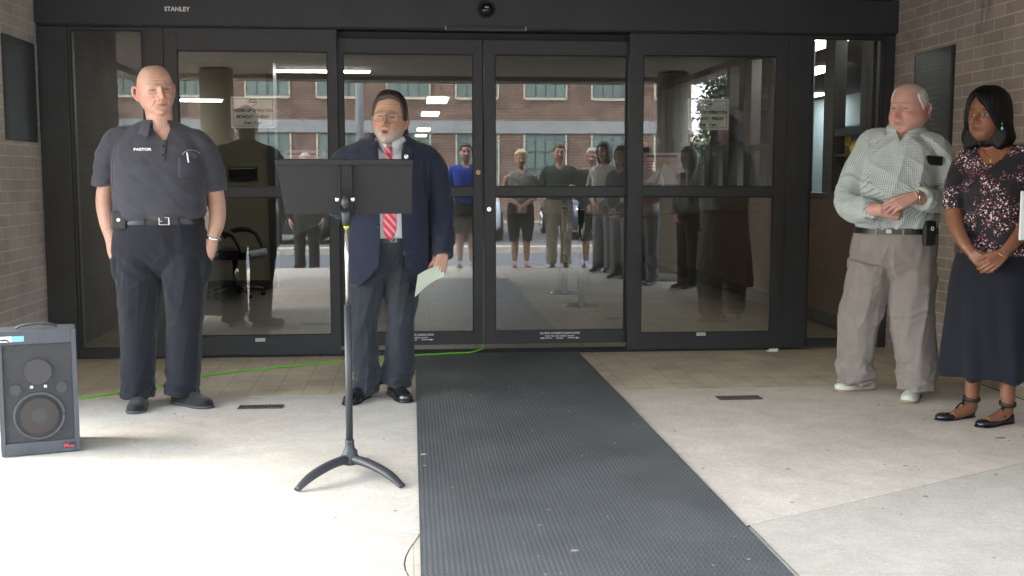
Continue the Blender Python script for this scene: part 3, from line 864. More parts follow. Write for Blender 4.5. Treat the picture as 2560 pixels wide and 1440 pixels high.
# small trees in the gap right of the building
M['leaf'] = mat('tree leaves', (.055, .085, .035), .6, var=.5, vscale=4)
M['bark'] = mat('tree bark', (.10, .075, .05), .9, var=.3, bump=.5)
def tree(x, y, h, rr, n, label, seed):
    rd = np.random.RandomState(seed)
    t = empty('tree', (x, y, -.03), 0, label, 'tree', 'trees beyond the brick building')
    g = G(); g.tube([(0, 0, 0), (.05, 0, h*.3), (0, .05, h*.6), (.05, 0, h*.92)], [.12, .09, .06, .02], seg=8)
    tips = []
    for k in range(12):
        z = h*(.3+.6*k/12); a = rd.rand()*6.28; l = rr*(.6+.5*rd.rand())*(1.1-.6*k/12)
        e = (math.cos(a)*l, math.sin(a)*l, z+l*.7); tips.append(e)
        g.tube([(0, 0, z), (e[0]*.5, e[1]*.5, z+l*.25), e], [.035, .02, .008], seg=6, sub=3)
    g.build('trunk', M['bark'], t)
    g = G()
    for k in range(n):
        c = tips[rd.randint(len(tips))]; q = rd.rand()**.4
        d = rd.randn(3)*.28*rr*.6
        c = np.array(c)*(.55+.5*q)*np.array([1, 1, 1])+d; c[2] = max(c[2], h*.3)
        a = rd.randn(3, 3)*.045
        g.add([c+a[0], c+a[1], c-a[0], c-a[1]], [(0, 1, 2, 3)])
    g.build('crown', M['leaf'], t)
tree(10.2, -27, 4.6, 1.3, 5000, 'loose green tree in the gap right of the brick building', 3)
tree(11.6, -29, 4.2, 1.5, 5000, 'bushy tree farthest right beyond the brick building', 9)
tree(9.3, -24.2, 2.6, 1.0, 3500, 'low bushy tree at the corner of the brick building', 12)

# ------------------------------------------------------------------ mat, drains, cords
M['rubber'] = mat('black rubber mat', (.074, .079, .082), .5, spec=.5, var=.25, vscale=2.5)
N, L, b = nodes(M['rubber'])
t_ = N.new('ShaderNodeTexCoord'); mp2 = N.new('ShaderNodeMapping'); mp2.inputs['Scale'].default_value = (38, 30, 1)
L.new(t_.outputs['Object'], mp2.inputs['Vector'])
def mth(op, a, bb=None, c=None):
    n = N.new('ShaderNodeMath'); n.operation = op
    for k, v in enumerate((a, bb, c)):
        if v is None: continue
        if isinstance(v, (int, float)): n.inputs[k].default_value = v
        else: L.new(v, n.inputs[k])
    return n.outputs[0]
sp_ = N.new('ShaderNodeSeparateXYZ'); L.new(t_.outputs['Object'], sp_.inputs[0])
nn_ = N.new('ShaderNodeTexNoise'); nn_.inputs['Scale'].default_value = 5; L.new(t_.outputs['Object'], nn_.inputs['Vector'])
tri = mth('ABSOLUTE', mth('SUBTRACT', mth('FRACT', mth('DIVIDE', sp_.outputs['Y'], .034)), .5))
xx = mth('ADD', mth('MULTIPLY_ADD', tri, .017, sp_.outputs['X']), mth('MULTIPLY', nn_.outputs['Fac'], .006))
ln = mth('ABSOLUTE', mth('SUBTRACT', mth('FRACT', mth('DIVIDE', xx, .0185)), .5))       # 0 on the raised zigzag
hgt = mth('SUBTRACT', 1.0, mth('MINIMUM', mth('DIVIDE', ln, .20), 1.0))
bp = N.new('ShaderNodeBump'); bp.inputs['Strength'].default_value = .8; bp.inputs['Distance'].default_value = .004
L.new(hgt, bp.inputs['Height']); L.new(bp.outputs[0], b.inputs['Normal'])
nw_ = N.new('ShaderNodeTexNoise'); nw_.inputs['Scale'].default_value = 9; nw_.inputs['Detail'].default_value = 6; L.new(t_.outputs['Object'], nw_.inputs['Vector'])
wr_ = mth('MULTIPLY', mth('POWER', hgt, 3.0), mth('MAXIMUM', mth('MULTIPLY_ADD', nw_.outputs['Fac'], 3.0, -.9), 0.0))
mx_ = N.new('ShaderNodeMix'); mx_.data_type = 'RGBA'; L.new(mth('MINIMUM', wr_, .8), mx_.inputs['Factor'])
old = b.inputs['Base Color'].links[0].from_socket
L.new(old, mx_.inputs['A']); mx_.inputs['B'].default_value = (.17, .18, .185, 1); L.new(mx_.outputs['Result'], b.inputs['Base Color'])
g = G()
g.box(.022, 1.238, -6.0, -.01, .001, .009, .002)
mt = tag(g.build('rubber_mat', M['rubber']), 'long black textured rubber runner mat leading to the sliding doors', 'mat')
M['debris'] = mat('pale leaf debris', (.42, .35, .26), .9)
g = G()
for k in range(34):
    x = .05+rng.rand()*1.15; y = -4.8+4.2*rng.rand()**1.3; s_ = .002+.003*rng.rand()
    if k in (3, 9): s_ = .011
    a = rng.rand()*6
    g.prism([(x+math.cos(a+q)*s_*(1+.5*(i % 2)), y+math.sin(a+q)*s_*(.5 if i % 2 else 1)) for i, q in enumerate(np.linspace(0, 2*PI, 6, endpoint=False))], .0095, .0115, axis='Z')
tag(g.build('leaf_litter', M['debris']), 'scattered pale specks of litter on the black mat', 'litter', kind='stuff')
g = G()
for k in range(70):
    x = -2.4+6*rng.rand(); y = -1.6-3.0*rng.rand(); s_ = .003+.004*rng.rand()**2
    if .0 < x < 1.26: continue
    if k % 17 == 0: s_ = .02
    a = rng.rand()*6
    g.prism([(x+math.cos(a+q)*s_*1.6, y+math.sin(a+q)*s_*.6) for q in np.linspace(0, 2*PI, 6, endpoint=False)], .0005, .002, axis='Z')
M['debris2'] = mat('brown debris', (.14, .10, .07), .9)
tag(g.build('leaf_litter', M['debris2']), 'scattered brown specks of litter on the concrete', 'litter', kind='stuff')
M['iron'] = mat('rusty iron', (.09, .065, .05), .7, var=.4, vscale=30)
def drain(x0, x1, y0, y1, label):
    cx, cy = (x0+x1)/2, (y0+y1)/2
    t = empty('floor_drain', (cx, cy, 0), 0, label, 'drain', 'slotted floor drains in the porch concrete')
    a, c = (x1-x0)/2, (y1-y0)/2
    g = G(); g.box(-a, a, -c, c, .0005, .002); g.build('pit', M['ink'], t)
    g = G(); g.box(-a, a, -c, -c+.01, .002, .006); g.box(-a, a, c-.01, c, .002, .006)
    for k in range(13): g.box(-a+(2*a-.008)*k/12, -a+(2*a-.008)*k/12+.008, -c+.01, c-.01, .002, .006)
    g.build('grate', M['iron'], t)
drain(-.985, -.735, -1.87, -1.78, 'slotted rusty floor drain left of the music stand')
drain(1.80, 2.06, -1.87, -1.77, 'slotted rusty floor drain right of the black mat')
M['green'] = mat('lime green cord', (.17, .62, .03), .45)
g = G()
pts = [(-3.4, -2.4), (-2.6, -1.95), (-1.955, -1.494), (-1.7, -1.28), (-1.381, -.852), (-1.15, -.65), (-.905, -.514), (-.5, -.30), (-.087, -.129), (.25, -.085), (.42, -.05), (.505, .0), (.533, .06), (.535, .3), (.53, .8)]
g.tube([(x, y, .016 if x > .02 and y < 0 else (.028 if y >= 0 else .007)) for x, y in pts], [.0055]*len(pts), seg=10, sub=8, ref=(0, 0, 1))
tag(g.build('extension_cord', M['green']), 'lime green extension cord running across the floor through the doors', 'cord')
# ------------------------------------------------------------------ PA speaker
M['spk'] = mat('dark grey speaker cabinet', (.046, .052, .062), .55, var=.15, vscale=12, bump=.25, bscale=140)
M['grille'] = mat('black perforated grille', (.030, .031, .034), .7, bump=.5, bscale=350)
M['blue'] = mat('light blue sticker', (.15, .40, .68), .5)
M['red'] = mat('red sticker', (.65, .04, .05), .5)
M['cone'] = mat('brown speaker cone', (.030, .025, .024), .75)
ang = math.atan2(.10, .325)
t = empty('pa_speaker', (-1.7525, -2.81, 0), ang, 'dark grey portable loudspeaker with handle standing on the concrete', 'loudspeaker')
w = .172; H = .588
Mt = Matrix.Translation((0, 0, 0))@Matrix.Rotation(R(-2.5), 4, 'X')
g = G()
g.box(-w, w, .0, .30, .004, H-.0, .012, M=Mt)
g.build('cabinet', M['spk'], t)
g = G()
for q in ((-w, -w+.022, .004, H), (w-.022, w, .004, H), (-w+.022, w-.022, .004, .062), (-w+.022, w-.022, H-.062, H)):
    g.box(q[0], q[1], -.022, .004, q[2], q[3], .004, M=Mt)
g.build('front_bezel', M['spk'], t)
g = G(); g.box(-w+.0225, w-.0225, -.012, -.003, .0625, H-.0625, M=Mt); gr = g.build('grille', M['grille'], t)
def ring(cx, cz, r, th, m_, nm, y=-.014):
    g = G(); g.tube([(cx+math.cos(a)*r, y, cz+math.sin(a)*r) for a in np.linspace(0, 2*PI, 41)], [(th, .002)]*41, seg=8, sub=1)
    for v in g.v: pass
    return g.build(nm, m_, gr)
M['spkd'] = mat('dark woofer rim', (.040, .043, .048), .6)
ring(.0, .185, .108, .007, M['spkd'], 'woofer_ring')
def disc(cx, cz, r, m_, nm, y=-.0135):
    g = G(); g.tube([(cx, y, cz), (cx, y-.0008, cz)], [r, r], seg=36, sub=1, ref=(1, 0, 0)); return g.build(nm, m_, gr)
M['hole'] = mat('dark behind grille', (.03, .03, .033), .6)
disc(0, .185, .085, M['cone'], 'woofer_cone'); disc(0, .185, .035, M['hole'], 'woofer_cap', -.0145)
disc(0.0, .395, .06, M['hole'], 'horn')
disc(-.10, .315, .025, M['hole'], 'port'); disc(.10, .315, .025, M['hole'], 'port')
g = G()
for x in (-.03, .03):
    for k in range(3):
        a = k*PI/3
        g.box(-.008, .008, -.0155, -.0145, -.0012, .0012, M=Matrix.Translation((x, 0, .325))@Matrix.Rotation(a, 4, 'Y'))
g.build('star_screw', M['white'], gr)
g = G(); g.box(-w+.004, -w+.066, -.0235, -.0223, H-.048, H-.022, M=Mt); s1 = g.build('maker_badge', M['white'], t)
g = G(); g.box(-w+.0665, -w+.118, -.0235, -.0223, H-.048, H-.022, M=Mt); g.build('badge_blue', M['blue'], s1)
g = G(); g.prism([(-w+.012, H-.030), (-w+.04, H-.027), (-w+.056, H-.034), (-w+.056, H-.044), (-w+.046, H-.037), (-w+.02, H-.036), (-w+.014, H-.043)], -.0445, -.0437)
g.build('badge_swoosh', M['ink'], s1)
g = G()
for a in (.6, -.6): g.box(-.012, .012, -.0245, -.023, -.0025, .0025, M=Mt@Matrix.Translation((w-.062, 0, .035))@Matrix.Rotation(a, 4, 'Y'))
g.box(w-.05, w-.025, -.0245, -.023, .028, .034, M=Mt); g.build('red_logo', M['red'], t)
g = G(); g.box(w-.075, w-.018, -.0229, -.0223, .023, .049, M=Mt); g.build('logo_plate', M['ink'], t)
g = G(); g.tube([(-.09, .12, H+.002), (-.06, .12, H+.014), (0, .12, H+.020), (.06, .12, H+.014), (.09, .12, H+.002)], [(.014, .006)]*5, seg=12, ref=(0, 0, 1)); g.build('handle', M['spk'], t)

# ------------------------------------------------------------------ music stand
M['stand'] = mat('black powder coated steel', (.013, .013, .0135), .62, spec=.35, var=.08)
M['tube'] = mat('black enamel tube', (.032, .034, .037), .5)
M['silver'] = mat('bright steel tube', (.68, .66, .62), .25, metal=.9)
M['tag'] = mat('yellow green tag', (.55, .75, .04), .5)
t = empty('music_stand', (-.277, -3.305, 0), 0, 'black music stand with wide desk in front of the man in the blazer', 'music stand')
DM = Matrix.Translation((0, -.0, 1.262))@Matrix.Rotation(R(14), 4, 'X')     # desk leans: top toward the camera
g = G()
# desk is a folded sheet: two wings with a shallow crease each side of the middle
zt, zb = .098, -.118
for s_, xt, xb in ((-1, -.290, -.262), (1, .286, .281)):
    g.add([(0, 0, zt), (xt, -.0, zt), (xb, -.0, zb), (0, 0, zb), (0, .004, zt), (xt, .004, zt), (xb, .004, zb), (0, .004, zb)],
          [(0, 1, 2, 3), (7, 6, 5, 4), (0, 4, 5, 1), (1, 5, 6, 2), (2, 6, 7, 3), (3, 7, 4, 0)])
me = g.mesh(); me.transform(DM)
link('desk', me, M['stand'], t)
g = G(); g.box(-.294, .290, -.012, .006, zt+.0005, zt+.024, .003, M=DM); g.build('upper_fold', M['stand'], t)
g = G(); g.box(-.262, .281, .0045, .075, zb-.004, zb, .001, M=DM); g.build('shelf_lip', M['stand'], t)
g = G(); g.box(-.028, .028, -.016, -.0005, -.118, zt, .004, M=DM); g.box(-.0285, -.0215, -.026, -.016, -.118, zt-.004, .001, M=DM); g.box(.0215, .0285, -.026, -.016, -.118, zt-.004, .001, M=DM)
g.build('desk_bracket', M['stand'], t)
g = G(); g.ell((0, -.055, 1.198), (.019, .026, .027)); g.tube([(0, -.03, 1.16), (0, -.005, 1.10)], [.02, .018], sub=1); g.build('clutch', M['tube'], t)
for s_ in (-1, 1):
    g = G(); g.tube([(s_*.026, -.06, 1.21), (s_*.036, -.06, 1.21)], [.011, .009], seg=16, sub=1, ref=(0, 0, 1)); g.ell((s_*.037, -.06, 1.21), (.006, .012, .012)); g.build('knob', M['chrome'], t)
g = G(); g.tube([(0, 0, .752), (0, 0, 1.10)], [.0085, .0085], sub=1); g.build('inner_tube', M['silver'], t)
g = G(); g.tube([(0, 0, 1.085), (0, 0, 1.125)], [.0115, .0115], sub=1); tg = g.build('tag_sleeve', M['tag'], t)
g = G(); g.tube([(0, 0, .06), (0, 0, .752)], [.0155, .0155], sub=1); g.build('outer_tube', M['tube'], t)
g = G(); g.tube([(0, 0, .055), (0, 0, .085), (0, 0, .12), (0, 0, .155)], [.05, .038, .022, .02], seg=24, sub=3); g.ell((0, 0, .062), (.048, .048, .022)); g.build('hub', M['tube'], t)
for ax, ay in ((-.205, -.262), (.232, -.25), (.0, .30)):
    l = math.hypot(ax, ay)
    g = G(); g.tube([(ax*.1, ay*.1, .072), (ax*.4, ay*.4, .068), (ax*.75, ay*.75, .045), (ax, ay, .009)], [(.026, .020), (.026, .018), (.024, .016), (.017, .009)], seg=14, ref=(0, 0, 1))
    g.build('leg', M['tube'], t)
# white board sliver at right edge
t = empty('white_sign', (3.186, -2.85, 0), 0, 'edge of a white board cropped by the right side behind the woman', 'sign')
g = G(); g.box(-.15, .15, 0, .012, .99, 1.235, .002); g.build('board', M['white'], t)
g = G(); g.tube([(0, .02, .0), (0, .02, 1.1)], [.01, .01], sub=1); g.build('post', M['tube'], t)
# ------------------------------------------------------------------ people: tools
def eval_remesh(g, voxel, smooth=2):
    me = g.mesh('raw')
    bm = bmesh.new(); bm.from_mesh(me); bmesh.ops.recalc_face_normals(bm, faces=bm.faces); bm.to_mesh(me); bm.free()
    ob = bpy.data.objects.new('raw', me); COL.objects.link(ob)
    md = ob.modifiers.new('r', 'REMESH'); md.mode = 'VOXEL'; md.voxel_size = voxel; md.use_smooth_shade = True
    if smooth:
        sm = ob.modifiers.new('s', 'SMOOTH'); sm.factor = .5; sm.iterations = smooth
    dg = bpy.context.evaluated_depsgraph_get()
    new = bpy.data.meshes.new_from_object(ob.evaluated_get(dg))
    bpy.data.objects.remove(ob); bpy.data.meshes.remove(me)
    return new

def vco(me):
    a = np.empty(len(me.vertices)*3); me.vertices.foreach_get('co', a); return a.reshape(-1, 3)
def vno(me):
    a = np.empty(len(me.vertices)*3); me.vertex_normals.foreach_get('vector', a); return a.reshape(-1, 3)
def setco(me, V):
    me.vertices.foreach_set('co', V.ravel()); me.update()
def setcol(me, C):
    a = me.color_attributes.new('tone', 'FLOAT_COLOR', 'POINT')
    a.data.foreach_set('color', np.c_[C, np.ones(len(C))].astype(np.float32).ravel())
def setvec(me, name, V):
    a = me.attributes.new(name, 'FLOAT_VECTOR', 'POINT')
    a.data.foreach_set('vector', V.astype(np.float32).ravel())

def ss(x, a, b):
    t = np.clip((x-a)/(b-a), 0, 1); return t*t*(3-2*t)
def gs(x, z, cx, cz, sx, sz):
    return np.exp(-((x-cx)/sx)**2-((z-cz)/sz)**2)

# ---- head in its own frame: origin between the ears at eye level, face toward -Y, metres for a 0.236 m tall head
ZT = np.array([-.125, -.112, -.095, -.075, -.05, -.02, .02, .06, .09, .118])
WT = np.array([.044, .053, .0610, .0670, .0705, .0740, .0775, .0785, .0775, .075])
FT = np.array([.088, .090, .089, .0885, .0885, .091, .095, .094, .090, .085])
BT = np.array([.030, .035, .045, .060, .078, .094, .101, .102, .096, .086])
def head_surface(nu, nv, face=1.0, kind='m', fat=0.0, mouth=0.0):
    V, F = sphere_grid(nu, nv)
    c = V[:, 2]; s = np.sqrt(np.maximum(1-c*c, 1e-9))
    sx = V[:, 0]/s; sy = V[:, 1]/s
    sx[s < 1e-3] = 0; sy[s < 1e-3] = -1
    z = .118*c
    top = c > 0
    s_side = np.where(top, s**.68, s**.56)
    s_front = np.where(top, s**.72, s**.36)
    s_back = np.where(top, s**.90, s**.55)
    W = np.interp(z, ZT, WT)*(1+fat*np.exp(-((z+.06)/.045)**2)*.35)
    if kind == 'f': W = W*np.where(z < -.03, .95, .98)
    x = W*s_side*sx
    fr = np.interp(z, ZT, FT)*s_front; bk = np.interp(z, ZT, BT)*s_back
    y = np.where(sy < 0, fr*sy, bk*sy)
    # flatter face, squarer temples
    return np.c_[x, y, z], F

def face_relief(H, kind='m', fat=0.0, mouth=0.0, age=1.0, sc=1.0):
    x, y, z = H.T
    f = ss(-y, .030, .062)*(np.abs(z) < .14)*(np.abs(x) < .1)
    if True:
        a = sc
        d = 0*x
        d += .0265*gs(x, z, 0, -.031, .0120, .0135)+.017*gs(x, z, 0, -.012, .0095, .020)+.007*gs(x, z, 0, .012, .010, .012)
        d += .0125*(gs(x, z, .0150, -.037, .0070, .0075)+gs(x, z, -.0150, -.037, .0070, .0075))
        d -= .004*(gs(x, z, .0085, -.0435, .0045, .003)+gs(x, z, -.0085, -.0435, .0045, .003))
        d += .0085*(gs(x, z, .026, .0240, .020, .0075)+gs(x, z, -.026, .0240, .020, .0075))
        d -= .0150*(gs(x, z, .030, .004, .0165, .0115)+gs(x, z, -.030, .004, .0165, .0115))+.005*(gs(x, z, .016, .006, .007, .010)+gs(x, z, -.016, .006, .007, .010))
        d += .0085*(gs(x, z, .0315, .003, .0120, .0070)+gs(x, z, -.0315, .003, .0120, .0070))
        d += .0022*(gs(x, z, .0315, .0100, .015, .0028)+gs(x, z, -.0315, .0100, .015, .0028))
        d -= .0020*age*(gs(x, z, .0315, -.0085, .013, .0025)+gs(x, z, -.0315, -.0085, .013, .0025))
        d += .0020*age*(gs(x, z, .0315, -.0130, .013, .0035)+gs(x, z, -.0315, -.0130, .013, .0035))
        d += .0080*(gs(x, z, .044, -.024, .018, .014)+gs(x, z, -.044, -.024, .018, .014))
        d -= .0030*(gs(x, z, .052, -.055, .012, .020)+gs(x, z, -.052, -.055, .012, .020))*(1-min(fat, 1))
        k = np.abs(x)-(.0195+(-.036-z)*.42)       # nasolabial fold line
        on = ss(-z, .034, .042)*ss(z, -.078, -.064)
        d -= .0032*age*np.exp(-(k/.0032)**2)*on
        d += .0030*age*np.exp(-((k-.0075)/.006)**2)*on
        d += .0070*gs(x, z, 0, -.060, .027, .018)
        lip = 1.35 if kind == 'f' else .9
        mo = mouth*.008
        d += .0050*lip*gs(x, z, 0, -.0580+mo*.5, .019, .0040)+.0058*lip*gs(x, z, 0, -.0700-mo, .017, .0045)
        d -= .0015*gs(x, z, 0, -.050, .004, .007)
        d -= (.0045+.014*mouth)*gs(x, z, 0, -.0640, .021-.004*mouth, .0022+.006*mouth)
        d -= .0055*gs(x, z, 0, -.083-mo, .022, .0055)
        d += .0110*gs(x, z, 0, -.104-mo, .020, .012)
        if kind == 'm' and age > .5:
            d -= .0016*age*(np.exp(-((z-.050-.1*x*x*30)/.0022)**2)+np.exp(-((z-.064)/.0022)**2))*ss(.05, np.abs(x), np.abs(x)+.02)
            d -= .003*age*(gs(x, z, .006, .026, .0018, .009)+gs(x, z, -.006, .026, .0018, .009))
        if fat > 0:
            d += .006*fat*(gs(x, z, .045, -.070, .022, .028)+gs(x, z, -.045, -.070, .022, .028))
            d -= .004*fat*np.exp(-((z+.118)/.004)**2)
    H = H.copy(); H[:, 1] -= d*f*a
    return H

def head_geo(g, T, kind='m', fat=0.0, mouth=0.0, ear=1.0, n=(110, 90)):
    V, F = head_surface(n[0], n[1], 1.0, kind, fat, mouth)
    g.add(T(V), F)
    if ear > 0:
        for s_ in (-1, 1):
            P = [(.071, .000, .004), (.080, .008, .020), (.086, .024, .022), (.089, .034, .004), (.085, .028, -.018), (.077, .012, -.036), (.072, .004, -.040)]
            P = np.array(P)*[s_, 1, 1]
            P[:, 0] = s_*(.071+(abs(P[:, 0])-.071)*ear)
            h = G(); h.tube(P, [.0055, .0062, .0062, .0060, .0060, .0075, .006], seg=10, sub=5, ref=(1, 0, 0))
            h.ell((s_*.076, .014, -.006), (.0055, .018, .026), nu=14, nv=10)
            for v in h.v: pass
            VV = np.concatenate(h.v); g.add(T(VV), h.f)

def head_T(loc, yaw=0, pitch=0, roll=0, scale=1.0, sx=1.0):
    """yaw>0 turns the face toward +X, pitch>0 lifts the chin"""
    Rm = np.array((Matrix.Rotation(yaw, 3, 'Z')@Matrix.Rotation(-pitch, 3, 'X')@Matrix.Rotation(roll, 3, 'Y')))
    loc = np.asarray(loc, float); D = np.array([sx, 1, 1])*scale
    def T(V): return (np.asarray(V, float)*D)@Rm.T+loc
    def I(V): return ((np.asarray(V, float)-loc)@Rm)/D
    T.inv = I; T.rot = Rm; T.scale = scale
    return T

def paint_skin(V, T, base, lips, brow, iris=(.05, .03, .02), beard=None, redden=.5, open_eye=1.0, mouth=0.0, stubble=0, scalp=None, gaze=0.0, spots=.0, white=(.34, .31, .29), nails=None):
    base = np.array(base); C = np.tile(base, (len(V), 1))
    n1 = vnoise(V*38, 3); n2 = vnoise(V*110, 5)
    C *= (1+.055*n1+.035*n2)[:, None]
    H = T.inv(V)
    x, y, z = H.T
    near = (np.abs(z) < .15) & (np.abs(x) < .12) & (np.abs(y) < .13)
    front = near & (y < -.02)
    def blend(w, col):
        nonlocal C
        w = np.clip(w, 0, 1)[:, None]; C = C*(1-w)+np.array(col)*w
    red = base*np.array([1.08, .74, .70])
    wr = redden*(gs(x, z, 0, -.032, .018, .016)+.7*gs(x, z, .045, -.03, .022, .022)+.7*gs(x, z, -.045, -.03, .022, .022))
    blend(wr*front*.9, red)
    ears = near & (np.abs(x) > .074) & (np.abs(z) < .045) & (y > -.03)
    blend(ears*.55*redden*1.6, red)
    if spots > 0:
        sp = ss(vnoise(V*75, 9), .62, .75)*spots
        blend(sp, base*np.array([.72, .55, .45]))
    if scalp is not None:
        ws = ss(z, .045, .09)*ss(y, -.075, -.02)*.75+ss(y, .0, .05)*ss(z, -.06, .0)*.8
        blend(np.minimum(ws, .85)*near*(.7+.3*vnoise(np.c_[x*160, y*30, z*160], 6)), scalp)
    # mouth
    mo = mouth*.008
    wl = np.exp(-(np.abs(x)/.0235)**4)*np.exp(-((z+.0640+mo*.35)/(.0085+mo*.9))**4)*front
    blend(wl*.85, lips)
    blend(gs(x, z, 0, -.0640, .021-.006*mouth, .0016+.0060*mouth)*front*(.75 if mouth == 0 else 1.0), np.array(lips)*(.35 if mouth == 0 else .22))
    blend(gs(x, z, .011, -.0430, .0042, .0026)*front*.75+gs(x, z, -.011, -.0430, .0042, .0026)*front*.75, base*.22)
    # eyes
    for s_ in (-1, 1):
        ex = x-s_*.0312; ez = z-.0035
        hw = .0145; hh = .0054*open_eye
        lid = (ex/hw)**2+(ez/hh)**2
        blend(((lid < 1)*(1.0 if open_eye > .5 else .35))*front, white)  # eye white is a dim tone with the socket shade painted in
        ir = ((ex-gaze)**2+ez**2) < .0068**2
        blend((ir & (lid < 1.05))*1.0*front, iris)
        up = np.exp(-((ez-hh*np.sqrt(np.maximum(1-(ex/hw)**2, 0))-.0006)/.0023)**2)*(np.abs(ex) < hw*1.08)
        blend(up*front*.95, np.array(brow)*.25+.005)
        lo = np.exp(-((ez+hh*np.sqrt(np.maximum(1-(ex/hw)**2, 0))+.0006)/.0013)**2)*(np.abs(ex) < hw)
        blend(lo*front*.55, base*.35)
        bz = .0245-.10*np.abs(ex-(-s_)*0)*0-6.0*(ex)**2
        wb = np.exp(-((z-bz)/.0042)**2)*np.exp(-(np.abs(ex)/.0185)**4)*(.75+.25*n2)
        blend(wb*front*.85, brow)
    if beard is not None:
        w = ss(-z, .044, .062)*(1-ss(np.abs(x), .066, .078)*0)
        w = np.maximum(w, ss(-z, .020, .05)*ss(np.abs(x), .050, .060)*ss(-y, -.01, .01))
        w = np.maximum(w, gs(x, z, 0, -.0510, .026, .0055))
        w *= 1-np.exp(-(np.abs(x)/.021)**4)*np.exp(-((z+.0640+mo*.35)/(.009+mo))**4)
        w *= near*ss(-y, -.03, 0)*(z > -.135)
        w = w*(.55+.45*ss(-z, .055, .085)+.0*x)
        blend(w*(.78+.22*vnoise(H*[300, 300, 160], 12))*.96, beard)
    return C

def arm_uv(V, bones):
    """pattern coordinates from the nearest bone: (round, along, bone)"""
    best = np.full(len(V), 1e9); U = np.zeros((len(V), 3))
    for k, (a, b, r, refv) in enumerate(bones):
        a = np.array(a, float); b = np.array(b, float); d = b-a; l = np.linalg.norm(d); d /= l
        t = np.clip((V-a)@d, 0, l)
        q = V-a-t[:, None]*d
        dist = np.linalg.norm(q, axis=1)-r
        refv = np.array(refv, float); s_ = np.cross(d, refv); s_ /= np.linalg.norm(s_); u_ = np.cross(s_, d)
        ang = np.arctan2(q@s_, q@u_)
        w = dist < best
        best[w] = dist[w]; U[w] = np.c_[ang*r, (V-a)@d, np.full(len(V), k)][w]
    return U

def ring(z, cx, cy, rx, ry, n=48, e=2.3, yaw=0.0, ryb=None, tilt=0.0):
    a = np.arange(n)/n*2*PI
    c, s_ = np.cos(a), np.sin(a)
    x = rx*np.sign(c)*np.abs(c)**(2/e); y = np.sign(s_)*np.abs(s_)**(2/e)
    y = np.where(y > 0, y*(ryb if ryb else ry), y*ry)
    X = x*math.cos(yaw)-y*math.sin(yaw); Y = x*math.sin(yaw)+y*math.cos(yaw)
    return np.c_[cx+X, cy+Y, np.full(n, z)+tilt*Y]

def trunk(g, rows, n=48, sub=4):
    """rows: (z, cx, cy, rx, ry_front, ry_back, e, yaw)"""
    A = np.array(rows, float)
    t = np.arange(len(A)); tt = np.linspace(0, len(A)-1, (len(A)-1)*sub+1)
    B, _ = spline(A, [0]*len(A), sub)
    g.loft([ring(r[0], r[1], r[2], max(r[3], .004), max(r[4], .004), n, r[6], r[7], max(r[5], .004)) for r in B])
    return g

def hand(g, wrist, d, palm, curl=(.3, .4, .4), scale=1.0, thumb=(.6, .3), spread=.06, left=True, fcurl=None):
    """wrist point, d: direction of the hand, palm: direction the palm faces; left hand: thumb side = d x palm flipped"""
    d = np.array(d, float); d /= np.linalg.norm(d)
    p = np.array(palm, float); p -= d*(p@d); p /= np.linalg.norm(p)
    s_ = np.cross(d, p)*(-1 if left else 1)     # toward the thumb
    w = np.array(wrist, float); k = scale
    # palm block: three side by side tubes blended by the remesh
    for q, r0 in ((.026, .0155), (.009, .016), (-.010, .0155), (-.027, .0145)):
        g.tube([w+s_*q*.55*k-d*.012*k, w+d*.045*k+s_*q*.9*k, w+d*(.092-abs(q-.005)*.18)*k+s_*q*1.02*k], [(.0165*k, .0165*k), (r0*k, .0145*k), (.0115*k, .0115*k)], seg=12, ref=p, sub=4)
    g.ell(w+d*.04*k+s_*.026*k+p*.010*k, .0175*k, nu=14, nv=10)
    L = (.072, .080, .075, .058)
    for i, (q, l) in enumerate(zip((.0275, .0095, -.0095, -.0275), L)):
        b = w+d*(.090-(.004 if i in (0, 3) else 0)-(.006 if i == 3 else 0))*k+s_*q*1.02*k
        c = curl if fcurl is None else fcurl[i]
        ang = 0; pt = b-d*.01*k; pts = [pt, b]; side = (1.5-i)*spread
        for j, (fr, cu) in enumerate(zip((.46, .30, .24), c)):
            ang += cu
            dd = d*math.cos(ang)+p*math.sin(ang)+s_*side*math.cos(ang)
            dd /= np.linalg.norm(dd)
            b = b+dd*l*fr*k; pts.append(b)
        rr = (.0100, .0095, .0088, .0082, .0068) if i < 3 else (.0088, .0084, .0078, .0072, .006)
        g.tube(pts, [r*k for r in rr], seg=12, ref=p, sub=4)
        g.ell(pts[-1], .0068*k if i < 3 else .006*k, nu=10, nv=8)
    a0 = w+d*.022*k+s_*.024*k+p*.006*k
    td = d*math.cos(thumb[0])+s_*math.sin(thumb[0])+p*thumb[1]; td /= np.linalg.norm(td)
    a1 = a0+td*.042*k
    td2 = d*math.cos(thumb[0]*.5)+s_*math.sin(thumb[0]*.5)*.8+p*thumb[1]*1.5; td2 /= np.linalg.norm(td2)
    a2 = a1+td2*.032*k; a3 = a2+(td2+p*.2)*.024*k
    g.tube([a0, a1, a2, a3], [.0165*k, .0125*k, .0108*k, .0080*k], seg=12, ref=p, sub=4)
    g.ell(a3, .008*k, nu=10, nv=8)
    return g

